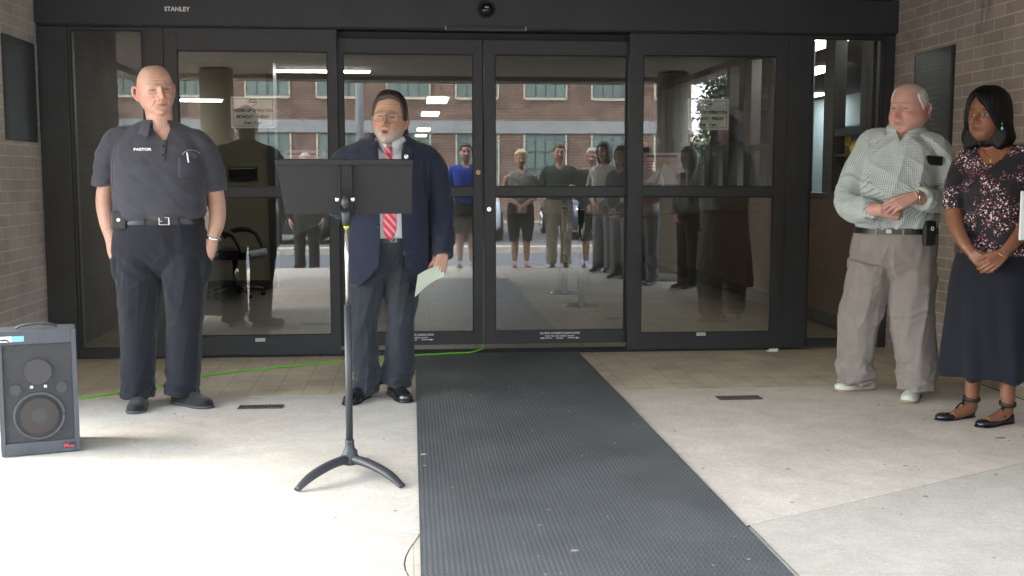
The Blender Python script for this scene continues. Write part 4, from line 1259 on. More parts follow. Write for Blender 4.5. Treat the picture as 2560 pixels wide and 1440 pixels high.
def shoe(g, heel, toe, w=.048, h=.075, lift=0.0, toe_h=.042, sole=False, pointy=.75, low=False):
    heel = np.array(heel, float); toe = np.array(toe, float); d = toe-heel; l = np.linalg.norm(d[:2]); d /= np.linalg.norm(d)
    s_ = np.array([d[1], -d[0], 0]); s_ /= np.linalg.norm(s_)
    T_ = [0, .04, .15, .3, .45, .6, .75, .88, .96, 1.0]
    Wd = [.35, .62, .74, .74, .78, .92, 1.0, .90*pointy/.75, .62, .22]
    Hh = [.55, .8, 1.0, 1.0, .95, .78, .62, .55, .46, .25]
    if low: Hh = [.9, 1, .8, .55, .48, .5, .52, .5, .4, .25]
    rings = []
    n = 20
    for t, ww, hh in zip(T_, Wd, Hh):
        a = np.arange(n)/n*2*PI
        H_ = h*hh if not sole else .018
        W_ = w*ww*(1.07 if sole else 1)
        c, q = np.cos(a), np.sin(a)
        zz = np.where(q > 0, np.abs(q)**.9*H_, -np.abs(q)**.3*.002)
        xx = np.sign(c)*np.abs(c)**.8*W_
        if sole: zz = np.where(q > 0, np.abs(q)**.35*.016, -.0)-.0
        tt = t if not sole else (t-.5)*1.03+.5
        base = heel+d*l*tt
        rings.append(base+np.outer(xx, s_)+np.outer(zz+(.012 if not sole else .0)+lift+.002, [0, 0, 1]))
    g.loft(rings)
    return g

def folds(me, f):
    V = vco(me); N_ = vno(me)
    setco(me, V+N_*f(V)[:, None])

def hair_mesh(T, thick, name, m, parent, kind='m', n=(150, 110), streak=.0016, shape=None, fat=0):
    """closed shell over the skull; thick(x,y,z) -> thickness, negative sinks under the skin"""
    V, F = head_surface(n[0], n[1], 0.0, kind, fat)
    rad = V/np.linalg.norm(V*[1, 1, 1], axis=1)[:, None]
    x, y, z = V.T
    t = thick(x, y, z)
    t = np.where(t < 0, t-.020*ss(-y, .035, .06)*(z < .10), t)
    phi = np.arctan2(x, -y)
    st = vnoise(np.c_[phi*14, z*10, 0*z], 4)+.6*vnoise(np.c_[phi*38, z*14, 0*z], 8)
    t = t+streak*st*(t > 0)
    V = V+rad*t[:, None]
    if shape: V = shape(V)
    g = G(); g.add(T(V), F, 0, True)
    return g.build(name, m, parent)

def collar(g, c, r_in, r_out, z_top, drop, open_a=.45, point=.045, yaw=0.0, th=.003, n=60, e=2.0, gap=.0, back_up=.012):
    """fold-over collar; c=(x,y,z0) centre of neck opening, opening toward -Y rotated by yaw"""
    rings_ = []
    A = np.linspace(open_a, 2*PI-open_a, n)
    rows = []
    for a in A:
        d = np.array([math.sin(a), -math.cos(a)])
        Rz = np.array([[math.cos(yaw), -math.sin(yaw)], [math.sin(yaw), math.cos(yaw)]])
        k = math.cos(a)                            # 1 at front, -1 back
        front = max(0, k)
        nf = min(abs(a-open_a), abs(2*PI-open_a-a))
        pt = point*math.exp(-(nf/.42)**2)
        zt = z_top+back_up*(-k*.5+.5)-.008*front*0
        pin = Rz@(d*np.array(r_in)); pmid = Rz@(d*(np.array(r_in)+.006)); pout = Rz@(d*(np.array(r_out)))
        pin2 = Rz@(d*(np.array(r_in)+.001))
        rows.append([(c[0]+pin[0], c[1]+pin[1], c[2]-.03), (c[0]+pin2[0], c[1]+pin2[1], c[2]+zt-.004), (c[0]+pmid[0], c[1]+pmid[1], c[2]+zt),
                     (c[0]+(pmid[0]+pout[0])/2+.0, c[1]+(pmid[1]+pout[1])/2, c[2]+zt-(drop*.42)-pt*.3),
                     (c[0]+pout[0], c[1]+pout[1], c[2]+zt-drop-pt)])
    Rw = np.array(rows)                            # n x 5 x 3
    k = Rw.shape[1]
    # offset copy for thickness
    ctr = np.array([c[0], c[1], 0])
    O = Rw.copy(); dirv = O-ctr; dirv[:, :, 2] = 0; dirv /= np.linalg.norm(dirv, axis=2)[:, :, None]+1e-9
    O[:, 2:] += dirv[:, 2:]*th; O[:, :2] -= dirv[:, :2]*th*.6; O[:, 2, 2] += th*.6
    V = np.concatenate([Rw.reshape(-1, 3), O.reshape(-1, 3)]); off = n*k
    F = []
    for i in range(n-1):
        for j in range(k-1):
            a_ = i*k+j; F.append((a_, a_+1, a_+k+1, a_+k)); F.append((a_+off, a_+k+off, a_+k+1+off, a_+1+off))
        F.append((i*k, (i+1)*k, (i+1)*k+off, i*k+off)); F.append((i*k+k-1, i*k+k-1+off, (i+1)*k+k-1+off, (i+1)*k+k-1))
    for i in (0, n-1):
        for j in range(k-1): F.append((i*k+j, i*k+j+1, i*k+j+1+off, i*k+j+off))
    g.add(V, F, 0, True)
    return g

def belt_strip(g, rowf, z0, z1, off=.004, n=64, a0=0, a1=2*PI):
    """rowf(z) -> ring args (cx,cy,rx,ryf,ryb,e,yaw)"""
    def rr(z, o):
        cx, cy, rx, rf, rb, e, yw = rowf(z)
        return ring(z, cx, cy, rx+o, rf+o, n, e, yw, rb+o)
    a = rr(z0, off); b_ = rr(z1, off); c = rr(z0, -.004); d = rr(z1, -.004)
    V = np.concatenate([a, b_, d, c]); F = []
    for r in range(4):
        for j in range(n):
            q = (j+1) % n; s2 = (r+1) % 4
            F.append((r*n+j, r*n+q, s2*n+q, s2*n+j))
    g.add(V, F, 0, False)
    return g

def surf_pt(me_obj_V, x, z, front=True, tol=.012):
    """front-most y of a garment near (x,z)"""
    V = me_obj_V; w = (np.abs(V[:, 0]-x) < tol) & (np.abs(V[:, 2]-z) < tol)
    return V[w][:, 1].min() if w.any() else 0.0

def project_on(V, me, off, axis=1, tol=.010):
    """push points (x,?,z) onto the front surface of me"""
    S_ = vco(me); out_ = V.copy()
    S_ = S_[S_[:, 1] < np.median(S_[:, 1])+.1]
    for i, p in enumerate(V):
        w = (np.abs(S_[:, 0]-p[0]) < tol) & (np.abs(S_[:, 2]-p[2]) < tol)
        if w.any():
            q = S_[w]; out_[i, 1] = q[:, 1].min()-off if p[1] == 0 else q[:, 1].min()-p[1]
    return out_

M['skin1'] = mat('skin', (.5, .3, .2), .52, spec=.4, attr='tone', bump=.12, bscale=260)
M['skin2'] = mat('dark skin', (.2, .1, .06), .42, spec=.5, attr='tone', bump=.1, bscale=260)
for k_ in ('skin1', 'skin2'):
    b = M[k_].node_tree.nodes['Principled BSDF']; b.inputs['Subsurface Weight'].default_value = .12; b.inputs['Subsurface Radius'].default_value = (.012, .005, .003); b.inputs['Subsurface Scale'].default_value = .6

def cloth(name, c, rough=.85, var=.10, vs=14, weave=420, wb=.25, sheen=.15):
    return mat(name, c, rough, spec=.25, var=var, vscale=vs, bump=wb, bscale=weave, sheen=sheen)
def hairm(name, c, c2=None, rough=.45, var=.35):
    return mat(name, c, rough, spec=.5, var=var, vscale=9, bump=.35, bscale=22, aniso=(14, 14, 2.2))

def ridge(Q, s_, p=2.0):
    w = np.stack([vnoise(Q*.6, s_+40), vnoise(Q*.6, s_+41), vnoise(Q*.6, s_+42)], 1)*.7
    return np.maximum(1-np.abs(vnoise(Q+w, s_))*2.0, 0)**p
def drape(V, amp, seed, ang=0.0, fx=7.0, fz=2.2):
    """long soft creases running along the direction ang (0 = vertical) in the XZ plane"""
    x, y, z = V.T
    u = x*math.cos(ang)-z*math.sin(ang); v = x*math.sin(ang)+z*math.cos(ang)
    return amp*(ridge(np.c_[u*fx, y*fx*.8, v*fz], seed)+.5*ridge(np.c_[u*fx*2.1, y*fx*1.6, v*fz*1.6], seed+7)-.35)

def fold_field(V, legs, amp=.006, ankle=(.05, .22), seed=1):
    """legs: list of (hip, knee, ankle) points; vertical soft folds plus horizontal breaks above the shoe"""
    z = V[:, 2]
    n = vnoise(V*np.array([16, 16, 3.5]), seed)*amp*.55+vnoise(V*np.array([34, 34, 8]), seed+1)*amp*.25
    wa = ss(z, ankle[1]+.08, ankle[0]+.03)
    br = vnoise(np.c_[V[:, 0]*7, V[:, 1]*7, z*26+V[:, 0]*9], seed+2)
    n = n+wa*br*amp*1.5
    wk = np.exp(-((z-.50)/.10)**2)
    n = n+wk*vnoise(np.c_[V[:, 0]*8, V[:, 1]*8, z*18-V[:, 0]*14], seed+3)*amp*.8
    wc = np.exp(-((z-.80)/.09)**2)
    n = n+wc*vnoise(np.c_[V[:, 0]*20+z*22, V[:, 1]*6, z*9], seed+4)*amp*.8
    rg = lambda Q, s_: (1-np.abs(vnoise(Q, s_))*2.2)
    n = n+drape(V, amp*1.0, seed+5, .12, 9, 1.6)*ss(z, 1.0, .85)+drape(V, amp*.7, seed+9, .9, 8, 3)*np.exp(-((z-.72)/.13)**2)
    n = n+wa*drape(V, amp*1.5, seed+6, 1.25, 13, 3.5)+wk*drape(V, amp*.8, seed+8, 1.1, 9, 3)
    return n
# ------------------------------------------------------------------ people: figures
def cut(me, f, edge=None):
    """delete faces whose vertices all satisfy f(V)"""
    V = vco(me)
    if edge is not None:
        V = edge(V); setco(me, V)
    w = f(V)
    if w.dtype != bool:                      # signed field: slide the border vertices onto its zero line
        h = 1e-4
        near = np.abs(w) < .006
        Q = V[near]; s0 = f(Q); gr = np.stack([(f(Q+np.eye(3)[k]*h)-s0)/h for k in range(3)], 1)
        n2 = (gr**2).sum(1); ok = (n2 > .05) & (n2 < 30) & (np.abs(s0) < .0030*np.sqrt(n2+1e-9))
        st = np.zeros_like(Q); st[ok] = -(s0[ok]/n2[ok])[:, None]*gr[ok]
        V = V.copy(); V[near] = Q+st; setco(me, V)
        w = f(V) > -2e-5
    bm = bmesh.new(); bm.from_mesh(me); bm.verts.ensure_lookup_table()
    dl = [fc for fc in bm.faces if all(w[v.index] for v in fc.verts)]
    bmesh.ops.delete(bm, geom=dl, context='FACES'); bm.to_mesh(me); bm.free(); me.update()

def smooth_all(me):
    me.polygons.foreach_set('use_smooth', [True]*len(me.polygons)); me.update()

def make_body(parent, T, hd, neck, trunk_rows, arms, hands_, legs, paint, m, voxel=.0027, sm=3, name='body'):
    g = G()
    head_geo(g, T, **{k: v for k, v in hd.items() if k != 'age'})
    g.tube(neck[0], neck[1], seg=24, ref=(0, -1, 0), sub=5)
    trunk(g, trunk_rows, n=40)
    for p, r in arms: g.tube(p, r, seg=18, sub=6)
    for h in hands_: hand(g, **h)
    for p, r in legs: g.tube(p, r, seg=16, sub=4)
    me = eval_remesh(g, voxel, sm)
    V = vco(me)
    C_ = paint(V, T)
    H = T.inv(V); nr = (np.abs(H) < .16).all(axis=1)
    H[nr] = face_relief(H[nr], hd.get('kind', 'm'), hd.get('fat', 0), hd.get('mouth', 0), hd.get('age', 1))
    V2 = V.copy(); V2[nr] = T(H[nr]); setco(me, V2)
    setcol(me, C_)
    smooth_all(me)
    return link(name, me, m, parent)

def garment(name, parent, m, builder, voxel=.005, sm=3, fold=None, cutf=None, edge=None, bones=None, bumpf=None):
    g = G(); builder(g)
    me = eval_remesh(g, voxel, sm)
    if bones: setvec(me, 'pat', arm_uv(vco(me), bones))
    if fold: folds(me, fold)
    if cutf: cut(me, cutf, edge)
    smooth_all(me)
    return link(name, me, m, parent)

def rowf_of(rows):
    A = np.array(sorted(rows), float)
    def f(z):
        r = [np.interp(z, A[:, 0], A[:, i]) for i in range(1, 8)]
        return r[0], r[1], r[2], r[3], r[4], r[5], r[6]
    def g_(z):
        cx, cy, rx, rf, rb, e, yw = f(z)
        return cx, cy, rx, rf, rb, e, yw
    return g_
def shrink(rows, d): return [(r[0], r[1], r[2], max(r[3]-d, .01), max(r[4]-d, .01), max(r[5]-d, .01), r[6], r[7]) for r in rows]
def strip_on(rows, z0, z1, off, parent, name, m):
    g = G(); f = rowf_of(rows)
    belt_strip(g, lambda z: f(z), z0, z1, off); return g.build(name, m, parent)

def shoes(parent, pr, m, ms, names='shoe', **k):
    for (h, t_) in pr:
        g = G(); shoe(g, h, t_, **k); me = eval_remesh(g, .004, 2); smooth_all(me); s_ = link(names, me, m, parent)
        g = G(); shoe(g, h, t_, sole=True, **{q: v for q, v in k.items() if q in ('w', 'pointy')}); g.build('sole', ms, s_)

# ================================================================== man in the charcoal polo
F_ = empty('person', (-1.40, -1.70, 0), 0, 'bald older man in a charcoal polo shirt, both hands in his trouser pockets', 'person')
T = head_T((-.010, -.035, 1.783), yaw=R(27), pitch=R(-3), roll=R(-6), scale=1.18, sx=1.07)
polo_rows = [(1.045, -.015, .0, .205, .13, .11, 2.3, .0), (1.075, -.015, .0, .238, .165, .13, 2.4, 0), (1.13, -.012, -.008, .252, .182, .135, 2.4, 0), (1.24, -.01, -.012, .256, .19, .138, 2.4, 0),
             (1.34, -.012, -.008, .252, .172, .138, 2.5, 0), (1.43, -.014, 0, .250, .148, .132, 2.6, 0), (1.50, -.014, .008, .250, .125, .12, 2.5, 0), (1.550, -.014, .012, .228, .10, .105, 2.3, 0), (1.585, -.012, .015, .172, .088, .092, 2.1, 0), (1.610, -.008, .015, .110, .076, .08, 2, 0), (1.622, -.005, .015, .078, .070, .072, 2, 0)]
def pA(V, T): return paint_skin(V, T, (.455, .27, .203), (.38, .19, .15), (.34, .24, .18), iris=(.06, .05, .045), redden=.75, open_eye=.42, spots=.45, scalp=(.54, .38, .31))
La = [(-.225, .01, 1.515), (-.290, .025, 1.35), (-.325, .035, 1.19), (-.305, .0, 1.06), (-.278, -.03, .955), (-.255, -.045, .87), (-.225, -.045, .78)]
Ra = [(.205, .01, 1.50), (.262, .03, 1.34), (.292, .045, 1.19), (.300, .01, 1.06), (.278, -.03, .96), (.250, -.045, .87), (.215, -.045, .78)]
ar = [(.045, .045), (.042, .044), (.049, .051), (.047, .047), (.036, .032), (.040, .026), (.02, .015)]
legsA = [([(-.10, 0, .95), (-.148, 0, .5), (-.165, 0, .08)], [.10, .06, .04]), ([(.09, 0, .95), (.105, .01, .5), (.07, .03, .08)], [.10, .06, .04])]
body = make_body(F_, T, dict(kind='m', fat=.25, ear=1.15), ([(.0, .02, 1.55), (.0, .0, 1.62), (-.004, -.012, 1.70), (-.006, -.01, 1.75)], [(.09, .088), (.073, .075), (.074, .075), (.066, .072)]),
          shrink(polo_rows[1:], .012)+[(1.625, -.002, .005, .068, .066, .066, 2, 0)], [(La, ar), (Ra, ar)], [], legsA, pA, M['skin1'])
M['polo'] = cloth('charcoal polo knit', (.045, .046, .058), .9, var=.10)
def polo(g):
    trunk(g, polo_rows)
    g.tube([(-.130, .01, 1.525), (-.225, .012, 1.512), (-.285, .02, 1.43), (-.308, .03, 1.33), (-.312, .03, 1.255)], [(.07, .075), (.075, .085), (.074, .085), (.073, .082), (.076, .084)], seg=24, sub=6)
    g.tube([(.110, .01, 1.515), (.202, .012, 1.498), (.258, .02, 1.41), (.282, .03, 1.31), (.292, .03, 1.225)], [(.065, .075), (.07, .082), (.070, .082), (.068, .080), (.070, .082)], seg=24, sub=6)
def polofold(V):
    x, y, z = V.T
    f = vnoise(V*[9, 9, 5], 21)*.006+vnoise(np.c_[x*16, y*16, z*30+x*20], 22)*.0022
    f += ss(z, 1.18, 1.08)*vnoise(np.c_[x*26, y*20, z*14], 23)*.005
    f += drape(V, .0035, 24, .6, 6, 2.2)*ss(x, .0, -.08)+drape(V, .0035, 25, -.6, 6, 2.2)*ss(x, 0, .08)+.006*ss(z, 1.16, 1.09)-(y < .03)*ss(z, 1.20, 1.26)*ss(z, 1.50, 1.42)*.007*(np.exp(-((x+.238-.25*(z-1.4)*(z > 1.4))/.0085)**2)+np.exp(-((x-.222+.25*(z-1.4)*(z > 1.4))/.0085)**2))+ss(np.abs(x), .24, .28)*drape(V, .006, 26, 1.1, 9, 3)
    return f
def vcut(V):
    x, y, z = V.T
    s_ = .010+(z-1.512)*.62-np.abs(x-.045+.35*(z-1.512))
    return np.minimum(s_, np.minimum(.02-y, 1))
po_ = garment('polo_shirt', F_, M['polo'], polo, sm=6, fold=polofold, cutf=vcut)
g = G(); collar(g, (-.004, .004, 1.568), (.076, .074), (.132, .124), .050, .068, open_a=.50, point=.026, yaw=.26); co = g.build('collar', M['polo'], po_)
g = G()
pl = [(.030, 0, 1.515), (.062, 0, 1.515), (.062, 0, 1.40), (.030, 0, 1.40)]
def patch(me, pts, off=.003, nx=6, nz=10, th=.002):
    """quad patch (4 corners as (x,z)) laid on the front of a garment"""
    g = G(); P = []
    a, b_, c, d = [np.array(p, float) for p in pts]
    for i in range(nz+1):
        for j in range(nx+1):
            u, v = j/nx, i/nz
            q = (a*(1-u)+b_*u)*(1-v)+(d*(1-u)+c*u)*v
            P.append((q[0], 0, q[1]))
    P = project_on(np.array(P), me, off, tol=.009)
    P2 = P.copy(); P2[:, 1] += th+off*.8
    n = len(P); F = []
    for i in range(nz):
        for j in range(nx):
            k = i*(nx+1)+j; F.append((k, k+1, k+nx+2, k+nx+1)); F.append((k+n+nx+1, k+n+nx+2, k+n+1, k+n))
    edge_ = [j for j in range(nx+1)]+[(i+1)*(nx+1)+nx for i in range(nz)]+[nz*(nx+1)+j for j in range(nx-1, -1, -1)]+[i*(nx+1) for i in range(nz-1, 0, -1)]
    for i in range(len(edge_)):
        p, q = edge_[i], edge_[(i+1) % len(edge_)]; F.append((p, q, q+n, p+n))
    g.add(np.concatenate([P, P2]), F, 0, True)
    return g
patch(po_.data, [(.033, 1.505), (.060, 1.512), (.056, 1.39), (.030, 1.39)], .003).build('placket', M['polo'], po_)
patch(po_.data, [(.125, 1.415), (.225, 1.412), (.222, 1.30), (.128, 1.30)], .0025).build('chest_pocket', M['polo'], po_)
for x, z in ((.046, 1.475), (.044, 1.425)):
    y = surf_pt(vco(po_.data), x, z)
    g = G(); g.tube([(x, y-.006, z), (x, y-.002, z)], [.0045, .0045], seg=12, sub=1, ref=(1, 0, 0)); g.build('button', M['gloss'], po_)
y = surf_pt(vco(po_.data), -.065, 1.455)
text('PASTOR', .020, (-.065, y-.0045, 1.456), (R(96), 0, R(-8)), M['white'], po_, 'embroidered_name', extrude=.0004, bold=.0004, sx=1.35)
y = surf_pt(vco(po_.data), .19, 1.43)
g = G(); g.ell((.195, y-.002, 1.428), (.034, .004, .019), rot=(0, R(18), 0)); g.build('embroidered_emblem', M['ink'], po_)
for k, ch in enumerate('CHAPLAIN MINISTRY'[:0]): pass
g = G()
for a in np.linspace(R(20), R(175), 12):
    cx_, cz_ = .190+math.cos(a)*.040, 1.428+math.sin(a)*.026
    yy_ = surf_pt(vco(po_.data), cx_, cz_)
    g.box(cx_-.0022, cx_+.0022, yy_-.0045, yy_-.002, cz_-.003, cz_+.003)
g.build('emblem_arc_stitching', M['band'], po_)
y = surf_pt(vco(po_.data), .176, 1.41)
g = G(); g.tube([(.172, y-.008, 1.440), (.179, y-.010, 1.385)], [.0042, .0042], seg=10, sub=1); tag(g.build('pen', M['white'], None), 'white pen clipped on the chest pocket of the charcoal polo', 'pen').location = (-1.40, -1.70, 0)
M['navy'] = cloth('navy black trousers', (.012, .0135, .019), .85, var=.08)
tr_rows = [(1.085, -.015, .002, .236, .160, .130, 2.4, 0), (1.03, -.015, 0, .246, .165, .14, 2.4, 0), (.95, -.014, 0, .268, .165, .152, 2.4, 0), (.87, -.014, 0, .280, .145, .150, 2.5, 0), (.80, -.018, 0, .250, .11, .13, 2.5, 0), (.74, -.02, 0, .16, .05, .08, 2.3, 0)]
def trs(g):
    trunk(g, tr_rows)
    g.ell((-.236, -.030, .81), (.052, .056, .15), rot=(0, R(-6), 0)); g.ell((.222, -.030, .815), (.050, .056, .15), rot=(0, R(6), 0))
    g.tube([(-.130, 0, .88), (-.145, 0, .70), (-.150, 0, .50), (-.160, -.015, .25), (-.166, -.03, .055)], [(.135, .14), (.124, .13), (.108, .112), (.096, .105), (.094, .118)], seg=28, sub=6)
    g.tube([(.105, 0, .88), (.112, 0, .70), (.103, .01, .50), (.088, .02, .25), (.078, .01, .058)], [(.135, .14), (.122, .13), (.104, .11), (.098, .105), (.096, .112)], seg=28, sub=6)
garment('trousers', F_, M['navy'], trs, sm=8, fold=lambda V: fold_field(V, None, .006, seed=31))
bl = strip_on(tr_rows, 1.043, 1.082, .005, F_, 'belt', M['leather'])
def buckle(x, z, rows, parent, w=.03, h=.021, y=None, m_='chrome'):
    g = G()
    y = y if y is not None else -(rowf_of(rows)(z)[3])-.012
    t_ = .0028
    g.box(x-w, x-w+t_*1.6, y-.004, y, z-h, z+h, .001); g.box(x+w*.82-t_, x+w*.82+t_*1.2, y-.005, y, z-h, z+h, .001)
    g.box(x-w+t_*1.6, x+w*.82-t_, y-.004, y, z+h-t_, z+h); g.box(x-w+t_*1.6, x+w*.82-t_, y-.004, y, z-h, z-h+t_); g.box(x-w+.005, x-w+.018, y-.004, y, z-.002, z+.002)
    return g.build('buckle', M[m_], parent)
buckle(.046, 1.063, tr_rows, bl)
for x in (-.06, .12):
    g = G(); y = -.158*math.sqrt(1-(x/.25)**2); g.box(x-.006, x+.006, y-.014, y+.01, 1.032, 1.092, .002); g.build('belt_loop', M['navy'], bl)
g = G(); g.box(-.246, -.168, -.155, -.115, 1.020, 1.118, .012, M=Matrix.Translation((0, 0, 0))); pc = tag(g.build('phone_pouch', M['leather'], None, (-1.40, -1.70, 0)), 'black leather phone pouch clipped to the bald man\'s belt', 'pouch')
g = G(); g.tube([(-.205, -.156, 1.07), (-.205, -.159, 1.07)], [.012, .010], seg=20, sub=1, ref=(1, 0, 0)); g.build('snap', M['chrome'], pc)
g = G(); g.tube([(.283+math.cos(a)*.040, -.028+math.sin(a)*.036, .958-.2*math.cos(a)*.04) for a in np.linspace(0, 2*PI, 25)], [(.003, .008)]*25, seg=8, sub=1, ref=(0, 0, 1)); g.build('wrist_watch', M['chrome'], F_)
M['suede'] = cloth('black suede shoe', (.016, .015, .014), .8, weave=200)
M['sole'] = mat('grey rubber sole', (.06, .06, .062), .7)
shoes(F_, [((-.160, .045, 0), (-.130, -.255, 0)), ((.02, .045, 0), (.262, -.135, 0))], M['suede'], M['sole'], w=.054, h=.085)

# ================================================================== man in the navy blazer
F_ = empty('person', (-.13, -1.60, 0), 0, 'bearded man in glasses, navy blazer and striped red tie speaking behind the music stand', 'person')
T = head_T((.014, -.035, 1.638), yaw=R(-10), pitch=R(2), roll=R(5), scale=1.245, sx=.96)
def pB(V, T): return paint_skin(V, T, (.42, .235, .168), (.40, .17, .14), (.11, .07, .05), iris=(.07, .06, .05), redden=.6, beard=(.36, .335, .315), open_eye=.55, mouth=.8)
jk_rows = [(.675, .0, .0, .225, .155, .155, 2.3, 0), (.705, .0, .0, .252, .178, .17, 2.4, 0), (.85, .0, -.003, .252, .188, .172, 2.4, 0), (.98, .0, -.006, .244, .196, .168, 2.4, 0), (1.12, .0, -.006, .236, .192, .160, 2.4, 0), (1.28, .0, -.002, .240, .175, .155, 2.5, 0),
           (1.40, .002, .004, .254, .148, .145, 2.7, 0), (1.455, .004, .008, .262, .122, .128, 2.7, 0), (1.492, .008, .012, .222, .106, .112, 2.4, 0), (1.525, .011, .015, .150, .095, .100, 2.2, 0), (1.555, .014, .018, .098, .088, .086, 2, 0)]
sh_rows = [r_ for r_ in shrink(jk_rows, .017) if r_[0] > .975]
sh_rows = [(.945,)+tuple(sh_rows[0][1:3])+(.178, .150, .13)+tuple(sh_rows[0][6:])]+sh_rows
Lb = [(.225, .005, 1.43), (.285, .020, 1.26), (.305, .015, 1.10), (.312, -.05, .97), (.312, -.115, .85)]
Rb = [(-.215, .005, 1.43), (-.285, -.02, 1.28), (-.300, -.08, 1.15), (-.20, -.20, 1.20), (-.085, -.300, 1.265)]
ar2 = [(.06, .06), (.052, .054), (.046, .048), (.042, .04), (.033, .029)]
hb = [dict(wrist=(.312, -.112, .855), d=(-.22, -.16, -1), palm=(-.25, 1, 0), scale=1.08, left=True, thumb=(.45, .5), fcurl=[(.10, .25, .2), (.12, .3, .2), (.7, .9, .6), (.9, 1.0, .7)]),
      dict(wrist=(-.085, -.300, 1.265), d=(.75, -.25, .45), palm=(.35, .15, -.1+.9), scale=1.05, left=False, curl=(.9, .9, .6), thumb=(.8, .4))]
make_body(F_, T, dict(kind='m', fat=.35, mouth=.8, ear=1.05), ([(.014, .02, 1.49), (.014, .0, 1.54), (.014, -.01, 1.60)], [(.08, .08), (.068, .072), (.066, .07)]),
          [(.80, 0, 0, .14, .09, .10, 2.3, 0), (.93, 0, 0, .15, .11, .10, 2.3, 0)]+[r_ for r_ in shrink(jk_rows[1:], .035) if r_[0] > .97], [(Lb, ar2), (Rb, ar2)], hb, [([(-.09, 0, .8), (-.158, 0, .46), (-.13, 0, .08)], [.09, .05, .04]), ([(.08, 0, .8), (.064, .01, .46), (.03, .03, .08)], [.09, .05, .04])], pB, M['skin1'])
M['hairb'] = hairm('greying dark brown hair', (.026, .019, .015))
def thB(x, y, z):
    side = np.abs(x)
    line = .062+.0*x+.010*np.sin((x+.02)*30)                   # front hairline height
    lateral = np.interp(side, [0, .050, .062, .072, .08], [.084, .080, .050, .005, -.01])+.006*np.sin(x*55+1)
    lateral = np.where(y > -.015, np.interp(y, [-.015, .0, .02, .045, .07], [.0, .010, .012, -.04, -.058]), lateral)
    m_ = ss(z, lateral-.004, lateral+.006)
    vol = .010+.006*gs(x, z, -.02, .10, .05, .03)*(y < .03)+.002*ss(z, .05, .1)
    return -.005+m_*(vol+.005)
hair_mesh(T, thB, 'hair', M['hairb'], F_, streak=.0028)
# spectacles
M['wire'] = mat('thin metal frame', (.16, .12, .09), .35, metal=.9)
M['lens'] = glass_mat('spectacle lens', (.96, .97, .97), .01)
def glasses(T, parent, w=.026, h=.0185, m_='wire', r=.0015, zc=-.003, yf=-.112):
    g = G()
    for s_ in (-1, 1):
        n_ = 28
        P = [(s_*.032+w*np.sign(math.cos(a))*abs(math.cos(a))**.7, yf+.006*abs(math.cos(a)*(1 if math.cos(a)*s_ > 0 else .2)), zc+h*np.sign(math.sin(a))*abs(math.sin(a))**.7) for a in np.linspace(0, 2*PI, n_)]
        g.tube(T(np.array(P)), [r*1.2]*n_, seg=6, sub=1)
        g.tube(T(np.array([(s_*.058, yf+.008, zc+.010), (s_*.078, -.07, zc+.010), (s_*.0805, .0, zc+.006), (s_*.080, .018, zc-.006)])), [r*1.3]*4, seg=6, sub=4)
    g.tube(T(np.array([(-.0075, yf, zc+.008), (0, yf-.003, zc+.012), (.0075, yf, zc+.008)])), [r*1.3]*3, seg=6, sub=4)
    o = g.build('spectacles', M[m_], parent)
    g = G()
    for s_ in (-1, 1):
        P = T(np.array([(s_*.032+w*.97*np.sign(math.cos(a))*abs(math.cos(a))**.7, yf+.001, zc+h*.97*np.sign(math.sin(a))*abs(math.sin(a))**.7) for a in np.linspace(0, 2*PI, 24, endpoint=False)]))
        g.add(P, [tuple(range(24))])
    g.build('lens', M['lens'], o)
glasses(T, F_)
M['wshirt'] = cloth('white dress shirt', (.62, .62, .66), .8, var=.04)
shirt = garment('dress_shirt', F_, M['wshirt'], lambda g: trunk(g, sh_rows), fold=lambda V: vnoise(V*[14, 14, 7], 41)*.004)
g = G(); collar(g, (.014, .002, 1.480), (.069, .072), (.096, .118), .052, .056, open_a=.16, point=.050, yaw=-.02, back_up=.026, th=.002); g.build('collar', M['wshirt'], shirt)
M['dkmetal'] = mat('dull buckle metal', (.25, .25, .25), .4, metal=.9)
M['navyj'] = cloth('navy wool blazer', (.013, .018, .036), .8, var=.08, weave=380)
def jacket(g):
    trunk(g, jk_rows)
    g.tube([(.13, .01, 1.445), (.208, .01, 1.418), (.266, .018, 1.345), (.290, .02, 1.22), (.306, .012, 1.08), (.312, -.048, .96), (.314, -.108, .848)], [(.07, .08), (.078, .088), (.080, .088), (.078, .086), (.074, .080), (.066, .070), (.058, .062)], seg=26, sub=6)
    g.tube([(-.12, .01, 1.445), (-.203, .01, 1.418), (-.266, .0, 1.345), (-.288, -.03, 1.24), (-.295, -.09, 1.15), (-.20, -.19, 1.19), (-.115, -.275, 1.245)], [(.07, .08), (.078, .088), (.080, .088), (.078, .086), (.074, .078), (.064, .066), (.058, .058)], seg=26, sub=6)
def je(z):
    l = np.interp(z, [.66, .70, .74, .80, .95, 1.40, 1.50, 1.56], [-.20, -.150, -.105, -.058, -.044, -.046, -.062, -.10])
    r = np.interp(z, [.66, .70, .80, .95, 1.12, 1.40, 1.50, 1.56], [.150, .128, .100, .080, .076, .078, .098, .13])
    return l, r
def jcut(V):
    x, y, z = V.T; l, r = je(z)
    return (y < -.01) & (x > l-.0005) & (x < r+.0005) & (np.abs(x) < .19)
def jedge(V):
    x, y, z = V.T; l, r = je(z); V = V.copy(); f = (y < -.01)
    w = f & (np.abs(x-l) < .0030); V[w, 0] = l[w]
    w = f & (np.abs(x-r) < .0030); V[w, 0] = r[w]
    return V
